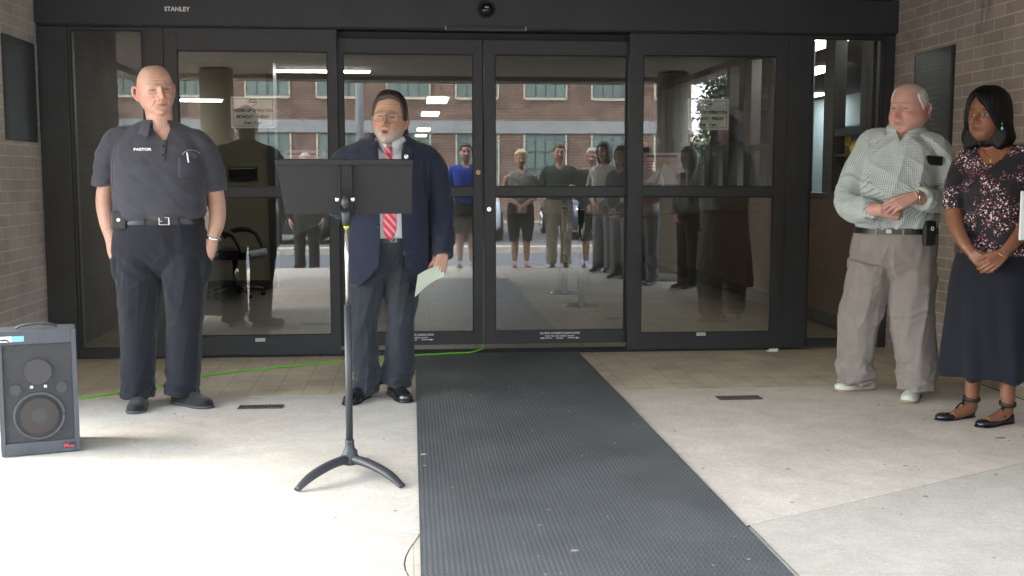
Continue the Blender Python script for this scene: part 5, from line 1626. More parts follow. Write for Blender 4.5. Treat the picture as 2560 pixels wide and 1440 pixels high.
def jfold(V):
    x, y, z = V.T
    f = vnoise(V*[7, 7, 5], 51)*.006+vnoise(np.c_[x*10, y*10, z*22], 52)*.002
    arm = ss(np.abs(x), .24, .27)
    f += arm*vnoise(np.c_[x*6, y*6, z*26+x*10], 53)*.0055
    f -= (y < .0)*ss(z, .72, .85)*ss(z, 1.42, 1.34)*.018*np.exp(-((x-np.interp(z, [.8, 1.0, 1.2, 1.4], [.243, .240, .225, .205]))/.009)**2)
    f += drape(V, .008, 54, .45, 5, 1.6)*(x > 0)+drape(V, .008, 55, -.45, 5, 1.6)*(x <= 0)+arm*drape(V, .007, 56, .9, 9, 3.5)
    return f
jk = garment('blazer', F_, M['navyj'], jacket, sm=6, fold=jfold, cutf=jcut, edge=jedge)
for s_, ea in ((1, 1), (-1, 0)):
    pts = [((.080), 1.52), (.150, 1.47), (.118, 1.16), (.078, 1.16)] if s_ > 0 else [(-.150, 1.47), (-.052, 1.52), (-.046, 1.16), (-.09, 1.16)]
    patch(jk.data, pts, .006, 8, 16, .003).build('lapel', M['navyj'], jk)
patch(jk.data, [(.085, .885), (.175, .905), (.172, .868), (.082, .848)], .005, 6, 3).build('pocket_flap', M['navyj'], jk)
g = G(); collar(g, (.014, .014, 1.495), (.088, .088), (.128, .122), .050, .050, open_a=.95, point=.0, th=.005, back_up=.012); g.build('blazer_collar', M['navyj'], jk)
y = surf_pt(vco(jk.data), -.052, 1.025)
g = G(); g.ell((-.053, y-.003, 1.025), (.009, .004, .009)); g.build('button', M['gloss'], jk)
y = surf_pt(vco(jk.data), .108, 1.422)
g = G(); g.ell((.108, y-.010, 1.422), (.012, .003, .014)); pn = g.build('lapel_pin', M['chrome'], jk)
g = G(); g.box(.104, .112, y-.0138, y-.012, 1.417, 1.429); g.build('pin_enamel', M['blue'], pn)
# tie
M['tie'] = mat('red striped tie', (.45, .012, .03), .5, sheen=.3)
N, L, b = nodes(M['tie'])
tc_ = N.new('ShaderNodeTexCoord'); sp_ = N.new('ShaderNodeSeparateXYZ'); L.new(tc_.outputs['Object'], sp_.inputs[0])
m1 = N.new('ShaderNodeMath'); m1.operation = 'MULTIPLY_ADD'; m1.inputs[1].default_value = 1.15; L.new(sp_.outputs['X'], m1.inputs[0]); L.new(sp_.outputs['Z'], m1.inputs[2])
m2 = N.new('ShaderNodeMath'); m2.operation = 'MULTIPLY'; m2.inputs[1].default_value = 21.0; L.new(m1.outputs[0], m2.inputs[0])
m3 = N.new('ShaderNodeMath'); m3.operation = 'FRACT'; L.new(m2.outputs[0], m3.inputs[0])
rp = N.new('ShaderNodeValToRGB'); rp.color_ramp.interpolation = 'CONSTANT'
e = rp.color_ramp.elements; e[0].position = 0; e[0].color = (.46, .010, .03, 1); e[1].position = .62; e[1].color = (.62, .55, .56, 1)
q = e.new(.72); q.color = (.22, .005, .02, 1); q = e.new(.84); q.color = (.62, .55, .56, 1); q = e.new(.92); q.color = (.46, .01, .03, 1)
L.new(m3.outputs[0], rp.inputs[0]); L.new(rp.outputs[0], b.inputs['Base Color'])
ys = lambda z: surf_pt(vco(shirt.data), .01, z)-.006
rings_ = []
for z, w in ((1.478, .020), (1.468, .024), (1.450, .019), (1.438, .0155)):
    rings_.append(np.array([(.006+math.cos(a)*w, min(ys(z), -.105)-.010+math.sin(a)*.013, z+.18*math.cos(a)*0) for a in np.linspace(0, 2*PI, 16, endpoint=False)]))
g = G(); g.loft(rings_)
rings_ = []
for z, w in ((1.440, .0145), (1.40, .021), (1.30, .029), (1.15, .036), (1.02, .041), (.975, .030), (.942, .002)):
    y = ys(z)-.004
    rings_.append(np.array([(.010+math.cos(a)*w, y+math.sin(a)*.0045, z) for a in np.linspace(0, 2*PI, 16, endpoint=False)]))
g.loft(rings_); g.build('necktie', M['tie'], F_)
M['charc'] = cloth('charcoal suit trousers', (.022, .027, .033), .8, var=.08, weave=380)
tb_rows = [(.970, .006, .0, .200, .166, .14, 2.3, 0), (.90, .004, 0, .212, .168, .15, 2.3, 0), (.80, -.01, 0, .216, .135, .15, 2.4, 0), (.72, -.030, 0, .19, .09, .12, 2.4, 0), (.66, -.045, 0, .12, .04, .06, 2.2, 0)]
def trb(g):
    trunk(g, tb_rows)
    g.tube([(-.105, 0, .82), (-.135, 0, .65), (-.158, .0, .46), (-.152, 0, .22), (-.138, -.005, .030)], [(.12, .13), (.108, .12), (.092, .105), (.084, .10), (.080, .108)], seg=28, sub=6)
    g.tube([(.075, 0, .82), (.070, 0, .65), (.064, .0, .46), (.050, .02, .22), (.034, .03, .066)], [(.12, .13), (.106, .12), (.088, .105), (.088, .10), (.090, .108)], seg=28, sub=6)
garment('trousers', F_, M['charc'], trb, sm=8, fold=lambda V: fold_field(V, None, .0095, ankle=(.05, .30), seed=61))
bl = strip_on(tb_rows, .930, .965, .005, F_, 'belt', M['leather']); buckle(.030, .948, tb_rows, bl, .017, .013, m_='dkmetal')
M['oxford'] = mat('polished black leather', (.012, .012, .013), .25, coat=.3, bump=.05)
shoes(F_, [((-.135, .045, 0), (-.245, -.235, 0)), ((.000, .10, 0), (.105, -.185, 0))], M['oxford'], M['gloss'], w=.050, h=.080)
# sheaf of papers held in his left hand
M['paper2'] = mat('pale green paper', (.58, .64, .52), .7)
t = empty('papers', (-.13, -1.60, 0), 0, 'folded pale green papers held low in the blazer man\'s hand', 'papers')
for lay, (dy, k) in enumerate(((0, 1.0), (.006, .97), (.011, .98))):
    rows_ = []
    n_ = 14
    for i in range(n_+1):
        u = i/n_
        tp = np.array([.322-.155*u, -.122+dy-.085*u, .800-.055*u+.012*math.sin(u*3)])
        bt = np.array([.318-.170*u*k, -.130+dy-.085*u+.01*math.sin(u*3), .728-.105*u+.016*math.sin(u*PI)])
        rows_ += [tp, bt, bt+[0, .003, 0], tp+[0, .003, 0]]
    V = np.array(rows_); F = [(0, 1, 2, 3), (n_*4+3, n_*4+2, n_*4+1, n_*4)]
    for i in range(n_):
        for j in range(4):
            q = (j+1) % 4; F.append((i*4+j, (i+1)*4+j, (i+1)*4+q, i*4+q))
    g = G(); g.add(V, F); g.build('sheet', M['paper2'], t)
t = empty('microphone', (-.13, -1.60, 0), 0, 'handheld microphone with grey ball head at the blazer man\'s chest', 'microphone')
M['mesh'] = mat('silver microphone mesh', (.40, .40, .41), .45, metal=.6, bump=.8, bscale=500)
g = G(); g.tube([(.0, -.335, 1.19), (-.008, -.345, 1.30), (-.015, -.352, 1.365)], [.0135, .016, .019], sub=3, seg=20); g.build('handle', M['tube'], t)
g = G(); g.ell((-.020, -.356, 1.392), (.0275, .0275, .026), nu=28, nv=20); hd_ = g.build('head', M['mesh'], t)
g = G(); g.tube([(-.0195+math.cos(a)*.0282, -.356+math.sin(a)*.0282, 1.390) for a in np.linspace(0, 2*PI, 31)], [.0022]*31, seg=8, sub=1, ref=(0, 0, 1)); g.build('ring', M['chrome'], hd_)

# ================================================================== man in the checked shirt
YW = -.62
F_ = empty('person', (2.87, -1.80, 0), 0, 'white haired man in a pale green checked shirt and khaki trousers with arms crossed', 'person')
T = head_T((.040, -.03, 1.702), yaw=R(-55), pitch=R(-4), roll=R(2), scale=1.25, sx=1.0)
def pC(V, T): return paint_skin(V, T, (.48, .265, .215), (.37, .17, .15), (.42, .33, .27), iris=(.08, .08, .09), redden=.8, open_eye=.6, gaze=-.002, scalp=(.58, .50, .46))
ck_rows = [(.985, -0.002, -.01, 0.193, .16, .12, 2.2, YW), (1.015, -0.002, -.01, 0.227, .205, .150, 2.3, YW), (1.09, -0.008, -.012, 0.246, .238, .158, 2.3, YW), (1.20, -0.012, -.012, 0.243, .240, .155, 2.3, YW), (1.32, -0.002, -.004, 0.230, .205, .15, 2.4, YW),
           (1.43, 0.011, .0, 0.226, .160, .145, 2.5, YW), (1.50, 0.020, .005, 0.202, .125, .125, 2.3, YW), (1.550, 0.026, .01, 0.141, .10, .105, 2.1, YW), (1.590, 0.028, .012, 0.086, .088, .09, 2, YW)]
Lc = [(.170, -.10, 1.46), (.222, -.13, 1.32), (.230, -.175, 1.185), (.08, -.29, 1.180), (-.075, -.365, 1.192)]
Rc = [(-.135, .10, 1.48), (-.245, .06, 1.30), (-.310, -.03, 1.155), (-.280, -.19, 1.12), (-.225, -.305, 1.125)]
ar3 = [(.06, .06), (.056, .058), (.052, .054), (.046, .044), (.034, .029)]
hc = [dict(wrist=(-.075, -.365, 1.192), d=(-1, -.02, -.36), palm=(.05, .75, -.55), scale=1.12, left=True, thumb=(.35, .3), curl=(.35, .5, .4)),
      dict(wrist=(-.232, -.318, 1.118), d=(1, -.10, -.10), palm=(.1, .9, -.3), scale=1.10, left=False, thumb=(.5, .3), curl=(.95, 1.25, .8))]
make_body(F_, T, dict(kind='m', fat=1.1, ear=1.12), ([(.042, .02, 1.54), (.040, .0, 1.60), (.035, -.005, 1.66)], [(.09, .088), (.083, .086), (.084, .088)]),
          shrink(ck_rows[1:], .014)+[(1.60, .042, .005, .078, .078, .08, 2, YW)], [(Lc, ar3), (Rc, ar3)], hc, [([(-.13, .02, .8), (-.16, .07, .45), (-.15, .14, .08)], [.09, .06, .04]), ([(.12, -.03, .8), (.1, -.07, .45), (.11, -.1, .08)], [.09, .06, .04])], pC, M['skin1'])
M['hairw'] = hairm('white hair', (.62, .60, .57), rough=.55, var=.15)
def thC(x, y, z):
    side = np.abs(x)
    # side and back fringe, bald on top, thin combed strip at the front edge
    low = np.interp(y, [-.045, -.03, -.012, .0, .025, .05, .08], [.052, .030, -.012, .006, .014, -.05, -.07])
    high = np.interp(y, [-.05, -.02, .02, .06, .09], [.045, .066, .082, .09, .10])
    m_ = ss(z, low-.003, low+.006)*ss(high+.018, z-.006, z+.014)*ss(y, -.046, -.030)*ss(side, .030, .055)
    back = ss(y, .055, .075)*ss(z, -.075, -.06)*ss(.098, z-.002, z+.008)
    m_ = np.maximum(m_, back)
    strip = .6*np.exp(-((z-.103)/.009)**2)*(y < .03)*ss(x, -.055, -.03)*ss(.03, x, x+.03)*0
    edge_ = np.exp(-((x+.058)/.011)**2)*ss(z, .055, .07)*(y < .02)
    return -.005+np.maximum(m_*.0095, edge_*.011)
hair_mesh(T, thC, 'hair', M['hairw'], F_, streak=.0022, fat=1.1)
M['check'] = cloth('green checked shirt', (.5, .55, .53), .85, var=.05)
N, L, b = nodes(M['check'])
a_ = N.new('ShaderNodeAttribute'); a_.attribute_name = 'pat'
sp_ = N.new('ShaderNodeSeparateXYZ'); L.new(a_.outputs['Vector'], sp_.inputs[0])
def line(o, per, w):
    d_ = N.new('ShaderNodeMath'); d_.operation = 'DIVIDE'; d_.inputs[1].default_value = per; L.new(o, d_.inputs[0])
    f_ = N.new('ShaderNodeMath'); f_.operation = 'FRACT'; L.new(d_.outputs[0], f_.inputs[0])
    s_ = N.new('ShaderNodeMath'); s_.operation = 'SUBTRACT'; s_.inputs[1].default_value = .5; L.new(f_.outputs[0], s_.inputs[0])
    b_ = N.new('ShaderNodeMath'); b_.operation = 'ABSOLUTE'; L.new(s_.outputs[0], b_.inputs[0])
    l_ = N.new('ShaderNodeMath'); l_.operation = 'LESS_THAN'; l_.inputs[1].default_value = w; L.new(b_.outputs[0], l_.inputs[0]); return l_.outputs[0]
l1 = line(sp_.outputs['X'], .0095, .17); l2 = line(sp_.outputs['Y'], .0095, .14)
mxn = N.new('ShaderNodeMath'); mxn.operation = 'ADD'; L.new(l1, mxn.inputs[0]); L.new(l2, mxn.inputs[1])
rp = N.new('ShaderNodeValToRGB'); e = rp.color_ramp.elements; e[0].color = (.54, .585, .56, 1); e[1].color = (.16, .21, .20, 1); q = e.new(.5); q.color = (.31, .365, .35, 1)
hf = N.new('ShaderNodeMath'); hf.operation = 'MULTIPLY'; hf.inputs[1].default_value = .5; L.new(mxn.outputs[0], hf.inputs[0]); L.new(hf.outputs[0], rp.inputs[0]); L.new(rp.outputs[0], b.inputs['Base Color'])
def cks(g):
    trunk(g, ck_rows)
    g.tube([(.09, -.05, 1.50), (.160, -.095, 1.475), (.218, -.125, 1.36), (.234, -.165, 1.24), (.218, -.205, 1.175), (.10, -.275, 1.172), (.0, -.325, 1.183)], [(.075, .08), (.082, .086), (.080, .086), (.078, .082), (.074, .074), (.066, .066), (.058, .060)], seg=26, sub=6)
    g.tube([(-.05, .04, 1.52), (-.13, .09, 1.49), (-.215, .07, 1.37), (-.275, .03, 1.25), (-.312, -.04, 1.15), (-.292, -.15, 1.115), (-.262, -.225, 1.118)], [(.075, .08), (.080, .084), (.078, .084), (.078, .082), (.076, .076), (.070, .068), (.062, .060)], seg=26, sub=6)
_c0 = cks
def cks(g):
    _c0(g)
    g.tube([(.075, -.290, 1.173), (.0, -.325, 1.183), (-.012, -.331, 1.184)], [(.068, .070), (.067, .069), (.062, .064)], seg=26, sub=2)
    g.tube([(-.285, -.165, 1.115), (-.262, -.225, 1.118), (-.259, -.232, 1.118)], [(.074, .072), (.070, .068), (.064, .062)], seg=26, sub=2)
def ckf(V):
    x, y, z = V.T
    f = vnoise(np.c_[x*9+z*5, y*9, z*6-x*5], 71)*.006+vnoise(np.c_[x*22, y*22, z*15], 72)*.0025
    f += ss(z, 1.10, 1.03)*vnoise(np.c_[x*24, y*18, z*16], 73)*.008
    f += np.exp(-((z-1.19)/.08)**2)*vnoise(np.c_[x*18+z*30, y*10, z*34], 74)*.005
    f += drape(V, .010, 75, .35, 7, 2)+drape(V, .007, 76, -.8, 8, 3)*ss(z, 1.1, 1.3)
    return f
bones = [((.012, 0, .9), (.03, 0, 1.65), .2, (0, -1, 0)), ((.12, -.08, 1.50), (.230, -.165, 1.20), .08, (0, -1, 0)), ((.230, -.19, 1.178), (-.02, -.335, 1.185), .068, (0, 0, 1)),
         ((-.10, .08, 1.50), (-.305, -.01, 1.17), .08, (0, -1, 0)), ((-.312, -.04, 1.15), (-.262, -.23, 1.118), .068, (0, 0, 1))]
def ccut(V):
    x, y, z = V.T
    d_ = np.array([math.sin(YW), -math.cos(YW)])
    fx = (x-.042)*math.cos(YW)+(y-.01)*math.sin(YW); fy = (x-.042)*d_[0]+(y-.01)*d_[1]
    return np.minimum(.008+(z-1.525)*.55-np.abs(fx), fy-.02)
ck = garment('checked_shirt', F_, M['check'], cks, fold=ckf, cutf=ccut, bones=bones)
g = G(); collar(g, (.042, .010, 1.565), (.088, .086), (.122, .118), .048, .058, open_a=.30, point=.045, yaw=YW, th=.003, back_up=.016); co = g.build('collar', M['check'], ck)
V = vco(co.data); setvec(co.data, 'pat', np.c_[np.arctan2(V[:, 0]-.042, -(V[:, 1]-.01))*.11, V[:, 2], 0*V[:, 0]])
g = G()
fd = np.array([math.sin(YW), -math.cos(YW), 0]); sd_ = np.array([math.cos(YW), math.sin(YW), 0])
for z in (1.505, 1.43, 1.35, 1.27, 1.10, 1.03):
    r = rowf_of(ck_rows)(z); p = np.array([r[0], r[1], z])+fd*(r[3]+.002); g.ell(p, .0048, nu=10, nv=8)
g.build('shirt_buttons', M['white'], ck)
CO = vco(ck.data)
def near_surf(p, dirv):
    """walk from outside along -dirv to the shirt"""
    q = CO-np.array(p); t_ = q@dirv; d_ = np.linalg.norm(q-np.outer(t_, dirv), axis=1); w = d_ < .012
    return np.array(p)+dirv*(t_[w].max() if w.any() else 0)
pd = np.array([.10, -.99, 0.])
g = G(); P = []
for i in range(9):
    for j in range(7):
        x = .045+.115*j/6; z = 1.402-.13*i/8-(.015*(1-abs(j-3)/3) if i == 8 else 0)
        p = near_surf((x, 0, z), pd)+pd*.003; P.append(p)
P = np.array(P); P2 = P-pd*.004; n_ = len(P); F = []
for i in range(8):
    for j in range(6):
        k = i*7+j; F += [(k, k+1, k+8, k+7), (k+n_+7, k+n_+8, k+n_+1, k+n_)]
g.add(np.r_[P, P2], F, 0, True); pk = g.build('chest_pocket', M['check'], ck)
setvec(pk.data, 'pat', np.c_[np.r_[P, P2][:, 0], np.r_[P, P2][:, 2], np.zeros(2*n_)])
p = near_surf((.10, 0, 1.402), pd)+pd*.006
g = G(); g.box(-.050, .050, -.007, .007, -.03, .024, .009, M=Matrix.Translation(p+np.array([0, 0, .0]))@Matrix.Rotation(R(4), 4, 'Y')@Matrix.Rotation(.1, 4, 'Z'))
o_ = g.build('spectacle_case', M['leather'], None, (2.87, -1.80, 0)); tag(o_, 'black spectacle case sticking out of the checked shirt pocket', 'case')
M['khaki'] = cloth('khaki cotton trousers', (.215, .188, .168), .85, var=.07)
tk_rows = [(1.02, 0.000, -.008, 0.226, .190, .150, 2.3, YW), (.95, -0.006, -.005, 0.241, .198, .165, 2.3, YW), (.85, -0.012, 0, 0.246, .180, .165, 2.3, YW), (.74, -0.018, 0, 0.221, .13, .15, 2.3, YW), (.66, -0.022, 0, 0.141, .06, .09, 2.2, YW)]
def trk(g):
    trunk(g, tk_rows)
    g.tube([(-.130, .03, .80), (-.148, .05, .62), (-.168, .08, .45), (-.172, .12, .22), (-.160, .145, .060)], [(.135, .15), (.124, .14), (.116, .125), (.106, .115), (.098, .118)], seg=28, sub=6)
    g.tube([(.085, -.04, .80), (.080, -.06, .62), (.088, -.08, .45), (.108, -.10, .22), (.112, -.11, .055)], [(.145, .15), (.138, .145), (.126, .13), (.114, .12), (.104, .122)], seg=28, sub=6)
garment('trousers', F_, M['khaki'], trk, sm=8, fold=lambda V: fold_field(V, None, .010, ankle=(.06, .26), seed=81))
bl = strip_on(tk_rows, .975, 1.012, .006, F_, 'belt', M['leather'])
r = rowf_of(tk_rows)(.99); p = np.array([r[0], r[1], .993])+fd*(r[3]+.010)
g = G(); g.box(-.016, .016, -.003, .001, -.012, .012, .003, M=Matrix.Translation(p)@Matrix.Rotation(YW, 4, 'Z')); g.build('buckle', M['dkmetal'], bl)
for a_ in (-.35, .38, .9):
    r = rowf_of(tk_rows)(.99); dv = np.array([math.sin(YW+a_), -math.cos(YW+a_), 0]); p = np.array([r[0], r[1], .993])+dv*(r[3]*math.cos(a_)**2+r[2]*math.sin(a_)**2+.006)
    g = G(); g.box(-.006, .006, -.006, .006, -.030, .028, .002, M=Matrix.Translation(p)@Matrix.Rotation(YW+a_, 4, 'Z')); g.build('belt_loop', M['khaki'], bl)
g = G(); g.box(-.036, .036, -.022, .022, -.072, .072, .018, M=Matrix.Translation((.090, -.232, .985))@Matrix.Rotation(R(14), 4, 'Z')); pc = tag(g.build('phone_pouch', M['frame2'], None, (2.87, -1.80, 0)), 'black oval phone pouch with a white ring on the khaki man\'s belt', 'pouch')
g = G(); g.tube([(.100+math.cos(a)*.0075, -.2545, 1.012+math.sin(a)*.0095) for a in np.linspace(0, 2*PI, 21)], [.0026]*21, seg=8, sub=1); g.build('ring_emblem', M['white'], pc)
M['gold'] = mat('gold watch face', (.75, .5, .15), .25, metal=.9)
wd = np.array([-1, -.3, .05]); wd /= np.linalg.norm(wd)
c0 = np.array([-.055, -.358, 1.191]); u_ = np.cross(wd, [0, 0, 1]); u_ /= np.linalg.norm(u_); v_ = np.cross(u_, wd)
g = G(); g.tube([c0+u_*math.cos(a)*.0375+v_*math.sin(a)*.0345 for a in np.linspace(0, 2*PI, 31)], [(.0022, .0075)]*31, seg=8, sub=1, ref=wd); wt = g.build('wrist_watch', M['chrome'], F_)
fp = c0+u_*.018+v_*.034 if u_[1] < 0 else c0-u_*.018+v_*.034
g = G(); g.ell(fp, (.015, .012, .009)); g.build('dial', M['gold'], wt)
M['loafer'] = mat('off white leather', (.52, .53, .44), .5, bump=.15, bscale=90)
M['tansole'] = mat('tan sole', (.28, .21, .13), .7)
shoes(F_, [((-.035, .165, 0), (-.292, .135, 0)), ((.150, -.02, 0), (-.015, -.262, 0))], M['loafer'], M['tansole'], w=.052, h=.066)

# ================================================================== woman in the floral top
YV = -.78
F_ = empty('person', (3.10, -2.50, 0), 0, 'woman with black bob in a dark floral top and long navy skirt, hands clasped', 'person')
T = head_T((-.090, -.02, 1.618), yaw=R(-54), pitch=R(4), roll=R(0), scale=1.09, sx=.97)
def pD(V, T): return paint_skin(V, T, (.215, .090, .050), (.16, .045, .045), (.02, .012, .01), iris=(.02, .012, .01), redden=.35, open_eye=.95, white=(.36, .33, .30))
wt_rows = [(.885, .008, .0, .180, .145, .13, 2.2, YV), (.91, .008, .0, .206, .172, .150, 2.3, YV), (.98, .006, .0, .196, .165, .140, 2.3, YV), (1.06, .004, .0, .180, .158, .128, 2.3, YV), (1.16, .004, -.002, .182, .175, .125, 2.3, YV),
           (1.25, .004, -.004, .186, .190, .122, 2.3, YV), (1.33, .004, .0, .184, .150, .12, 2.4, YV), (1.40, .002, .0, .178, .110, .108, 2.4, YV), (1.445, -.004, .002, .140, .082, .088, 2.2, YV), (1.475, -.014, .004, .078, .060, .066, 2, YV)]
Lw = [(.120, -.12, 1.395), (.132, -.150, 1.25), (.095, -.170, 1.10), (.0, -.225, 1.0), (-.105, -.270, .915)]
Rw = [(-.125, .11, 1.40), (-.185, .09, 1.26), (-.215, .04, 1.11), (-.228, -.06, 1.0), (-.205, -.165, .905)]
ar4 = [(.050, .052), (.048, .050), (.044, .046), (.036, .036), (.026, .023)]
hw = [dict(wrist=(-.105, -.270, .915), d=(-.80, -.12, -.62), palm=(-.1, .9, -.2), scale=.98, left=True, thumb=(.5, .2), curl=(.5, .7, .5)),
      dict(wrist=(-.205, -.175, .905), d=(.55, -.55, -.62), palm=(.45, .75, .1), scale=.98, left=False, thumb=(.4, .4), curl=(.7, .8, .6))]
bodyw = make_body(F_, T, dict(kind='f', fat=.35, ear=.6, age=.15), ([(-.015, .015, 1.44), (-.048, .008, 1.50), (-.078, .0, 1.57)], [(.070, .066), (.052, .054), (.052, .056)]),
          shrink(wt_rows[1:], .010)+[(1.49, -.018, .005, .062, .056, .058, 2, YV)], [(Lw, ar4), (Rw, ar4)], hw,
          [([(-.08, .05, .80), (-.06, .05, .45), (-.055, .05, .32), (-.062, .055, .16), (-.062, .055, .075), (-.09, .035, .05), (-.20, .0, .022)], [.08, .055, .052, .038, .031, .034, .024]),
           ([(.07, -.06, .80), (.065, -.08, .45), (.060, -.08, .32), (.055, -.095, .16), (.055, -.10, .075), (.02, -.12, .05), (-.09, -.165, .022)], [.08, .055, .052, .038, .031, .034, .024])], pD, M['skin2'])
M['hairk'] = hairm('black hair', (.0035, .0035, .0045), rough=.5, var=.4)
def thW(x, y, z):
    side = np.abs(x)
    # side parting: fringe sweeps over the forehead to her left, hair hangs past the jaw
    front = ss(-y, .035, .055)
    fl = np.interp(x, [-.075, -.062, -.048, -.030, .0, .025, .045, .062, .075], [-.11, -.02, .050, .092, .066, .042, .012, -.03, -.10])
    face = ss(z, fl-.004, fl+.010)
    m_ = np.maximum(face, ss(y, -.026, -.012))
    return -.006+m_*(.026+.016*ss(y, -.03, .07)+.010*ss(z, .03, .09))
def shW(V):
    x, y, z = V.T; V = V.copy()
    # pull the lower back and sides down into a bob that flares out
    out_ = np.hypot(x, y) > .02
    w = ss(y, -.026, -.006)*ss(-z, -.015, .055)*(ss(np.hypot(x/.085, y/.11), .35, .8))
    V[:, 2] = z-w*(.045+.012*ss(y, 0, .08))
    k = 1+w*(.20)*ss(-V[:, 2], .0, .10)
    V[:, 0] = x*k*(1+.05*w); V[:, 1] = y*np.where(y > 0, k*1.25, 1)
    V[:, 1] -= w*.008*(np.abs(x) > .05)*ss(-V[:, 2], .08, .14)
    return V
M['hairk'].node_tree.nodes['Principled BSDF'].inputs['Specular IOR Level'].default_value = .22
hair_mesh(T, thW, 'hair', M['hairk'], F_, kind='f', streak=.0030, shape=shW, fat=.35)
# floral print
M['floral'] = cloth('dark floral jersey', (.01, .01, .014), .7)
N, L, b = nodes(M['floral'])
tc_ = N.new('ShaderNodeTexCoord')
def vor(sc, off, rnd=1.0):
    mm_ = N.new('ShaderNodeMapping'); mm_.inputs['Location'].default_value = (off, off*.7, off*.3); L.new(tc_.outputs['Object'], mm_.inputs['Vector'])
    nn_ = N.new('ShaderNodeTexNoise'); nn_.inputs['Scale'].default_value = 45; L.new(mm_.outputs[0], nn_.inputs['Vector'])
    sc_ = N.new('ShaderNodeVectorMath'); sc_.operation = 'SCALE'; sc_.inputs['Scale'].default_value = .022; L.new(nn_.outputs['Color'], sc_.inputs[0])
    ad_ = N.new('ShaderNodeVectorMath'); ad_.operation = 'ADD'; L.new(mm_.outputs[0], ad_.inputs[0]); L.new(sc_.outputs[0], ad_.inputs[1])
    v_ = N.new('ShaderNodeTexVoronoi'); v_.inputs['Scale'].default_value = sc; v_.inputs['Randomness'].default_value = rnd; L.new(ad_.outputs[0], v_.inputs['Vector']); return v_
def lt(o, v):
    l_ = N.new('ShaderNodeMath'); l_.operation = 'LESS_THAN'; l_.inputs[1].default_value = v; L.new(o, l_.inputs[0]); return l_.outputs[0]
def mul(a, c):
    m_ = N.new('ShaderNodeMath'); m_.operation = 'MULTIPLY'; L.new(a, m_.inputs[0]); L.new(c, m_.inputs[1]); return m_.outputs[0]
def mixc(f, a, c):
    m_ = N.new('ShaderNodeMix'); m_.data_type = 'RGBA'; L.new(f, m_.inputs['Factor'])
    if isinstance(a, tuple): m_.inputs['A'].default_value = (*a, 1)
    else: L.new(a, m_.inputs['A'])
    m_.inputs['B'].default_value = (*c, 1); return m_.outputs['Result']
nA = N.new('ShaderNodeTexNoise'); nA.inputs['Scale'].default_value = 8.5; nA.inputs['Detail'].default_value = 2; L.new(tc_.outputs['Object'], nA.inputs['Vector'])
gtr = N.new('ShaderNodeMath'); gtr.operation = 'GREATER_THAN'; gtr.inputs[1].default_value = .515; L.new(nA.outputs['Fac'], gtr.inputs[0])
gt0 = N.new('ShaderNodeMath'); gt0.operation = 'GREATER_THAN'; gt0.inputs[1].default_value = .455; L.new(nA.outputs['Fac'], gt0.inputs[0])
c_ = mixc(mul(lt(vor(42, 3).outputs['Distance'], .33), gt0.outputs[0]), (.010, .009, .014), (.085, .008, .018))
c_ = mixc(mul(lt(vor(62, 8).outputs['Distance'], .31), gtr.outputs[0]), c_, (.62, .50, .50))
c_ = mixc(mul(lt(vor(95, 5).outputs['Distance'], .24), gt0.outputs[0]), c_, (.55, .30, .30))
L.new(c_, b.inputs['Base Color'])
def wtop(g):
    trunk(g, wt_rows)
    g.tube([(.06, -.05, 1.425), (.115, -.11, 1.405), (.138, -.14, 1.29), (.128, -.165, 1.19), (.110, -.175, 1.135)], [(.050, .056), (.060, .062), (.060, .062), (.058, .060), (.060, .062)], seg=24, sub=6)
    g.tube([(-.07, .05, 1.43), (-.125, .10, 1.405), (-.175, .09, 1.30), (-.200, .06, 1.20), (-.212, .045, 1.13)], [(.050, .056), (.058, .062), (.058, .062), (.056, .060), (.058, .060)], seg=24, sub=6)
def wcut(V):
    x, y, z = V.T
    fx = (x+.010)*math.cos(YV)+(y)*math.sin(YV); fy = (x+.010)*math.sin(YV)-y*math.cos(YV)
    zz = 1.372+(fx/.085)**2*.062
    return np.minimum(np.minimum(z-zz, fy+.01), .115-np.abs(fx))
def wf(V):
    x, y, z = V.T
    return drape(V, .006, 93, .6, 8, 3)+vnoise(np.c_[x*12, y*12, z*7], 91)*.0045+ss(z, 1.12, .98)*vnoise(np.c_[x*9, y*9, z*26+x*12], 92)*.006
tw = garment('floral_top', F_, M['floral'], wtop, fold=wf, cutf=wcut)
M['skirt'] = cloth('navy skirt cloth', (.009, .010, .016), .85, var=.06, sheen=.05)
sk_rows = [(1.0, .005, .0, .172, .150, .13, 2.2, YV), (.90, .006, .0, .196, .168, .155, 2.2, YV), (.78, .005, .0, .218, .185, .180, 2.2, YV), (.60, .004, .0, .236, .205, .20, 2.1, YV), (.40, .006, .0, .250, .222, .215, 2.1, YV), (.245, .010, .0, .262, .235, .228, 2.05, YV)]
def skf(V):
    x, y, z = V.T; a = np.arctan2(x, -y); k = ss(z, .85, .3)
    return k*(.014*np.sin(a*7+1.3+vnoise(np.c_[a*2, z*3, z*0], 95)*1.2)+.006*np.sin(a*13+z*4))+vnoise(V*[8, 8, 3], 96)*.003
garment('skirt', F_, M['skirt'], lambda g: trunk(g, sk_rows, n=72), voxel=.006, fold=skf)
M['flat'] = mat('glossy black flat shoe', (.012, .012, .018), .25, coat=.4)
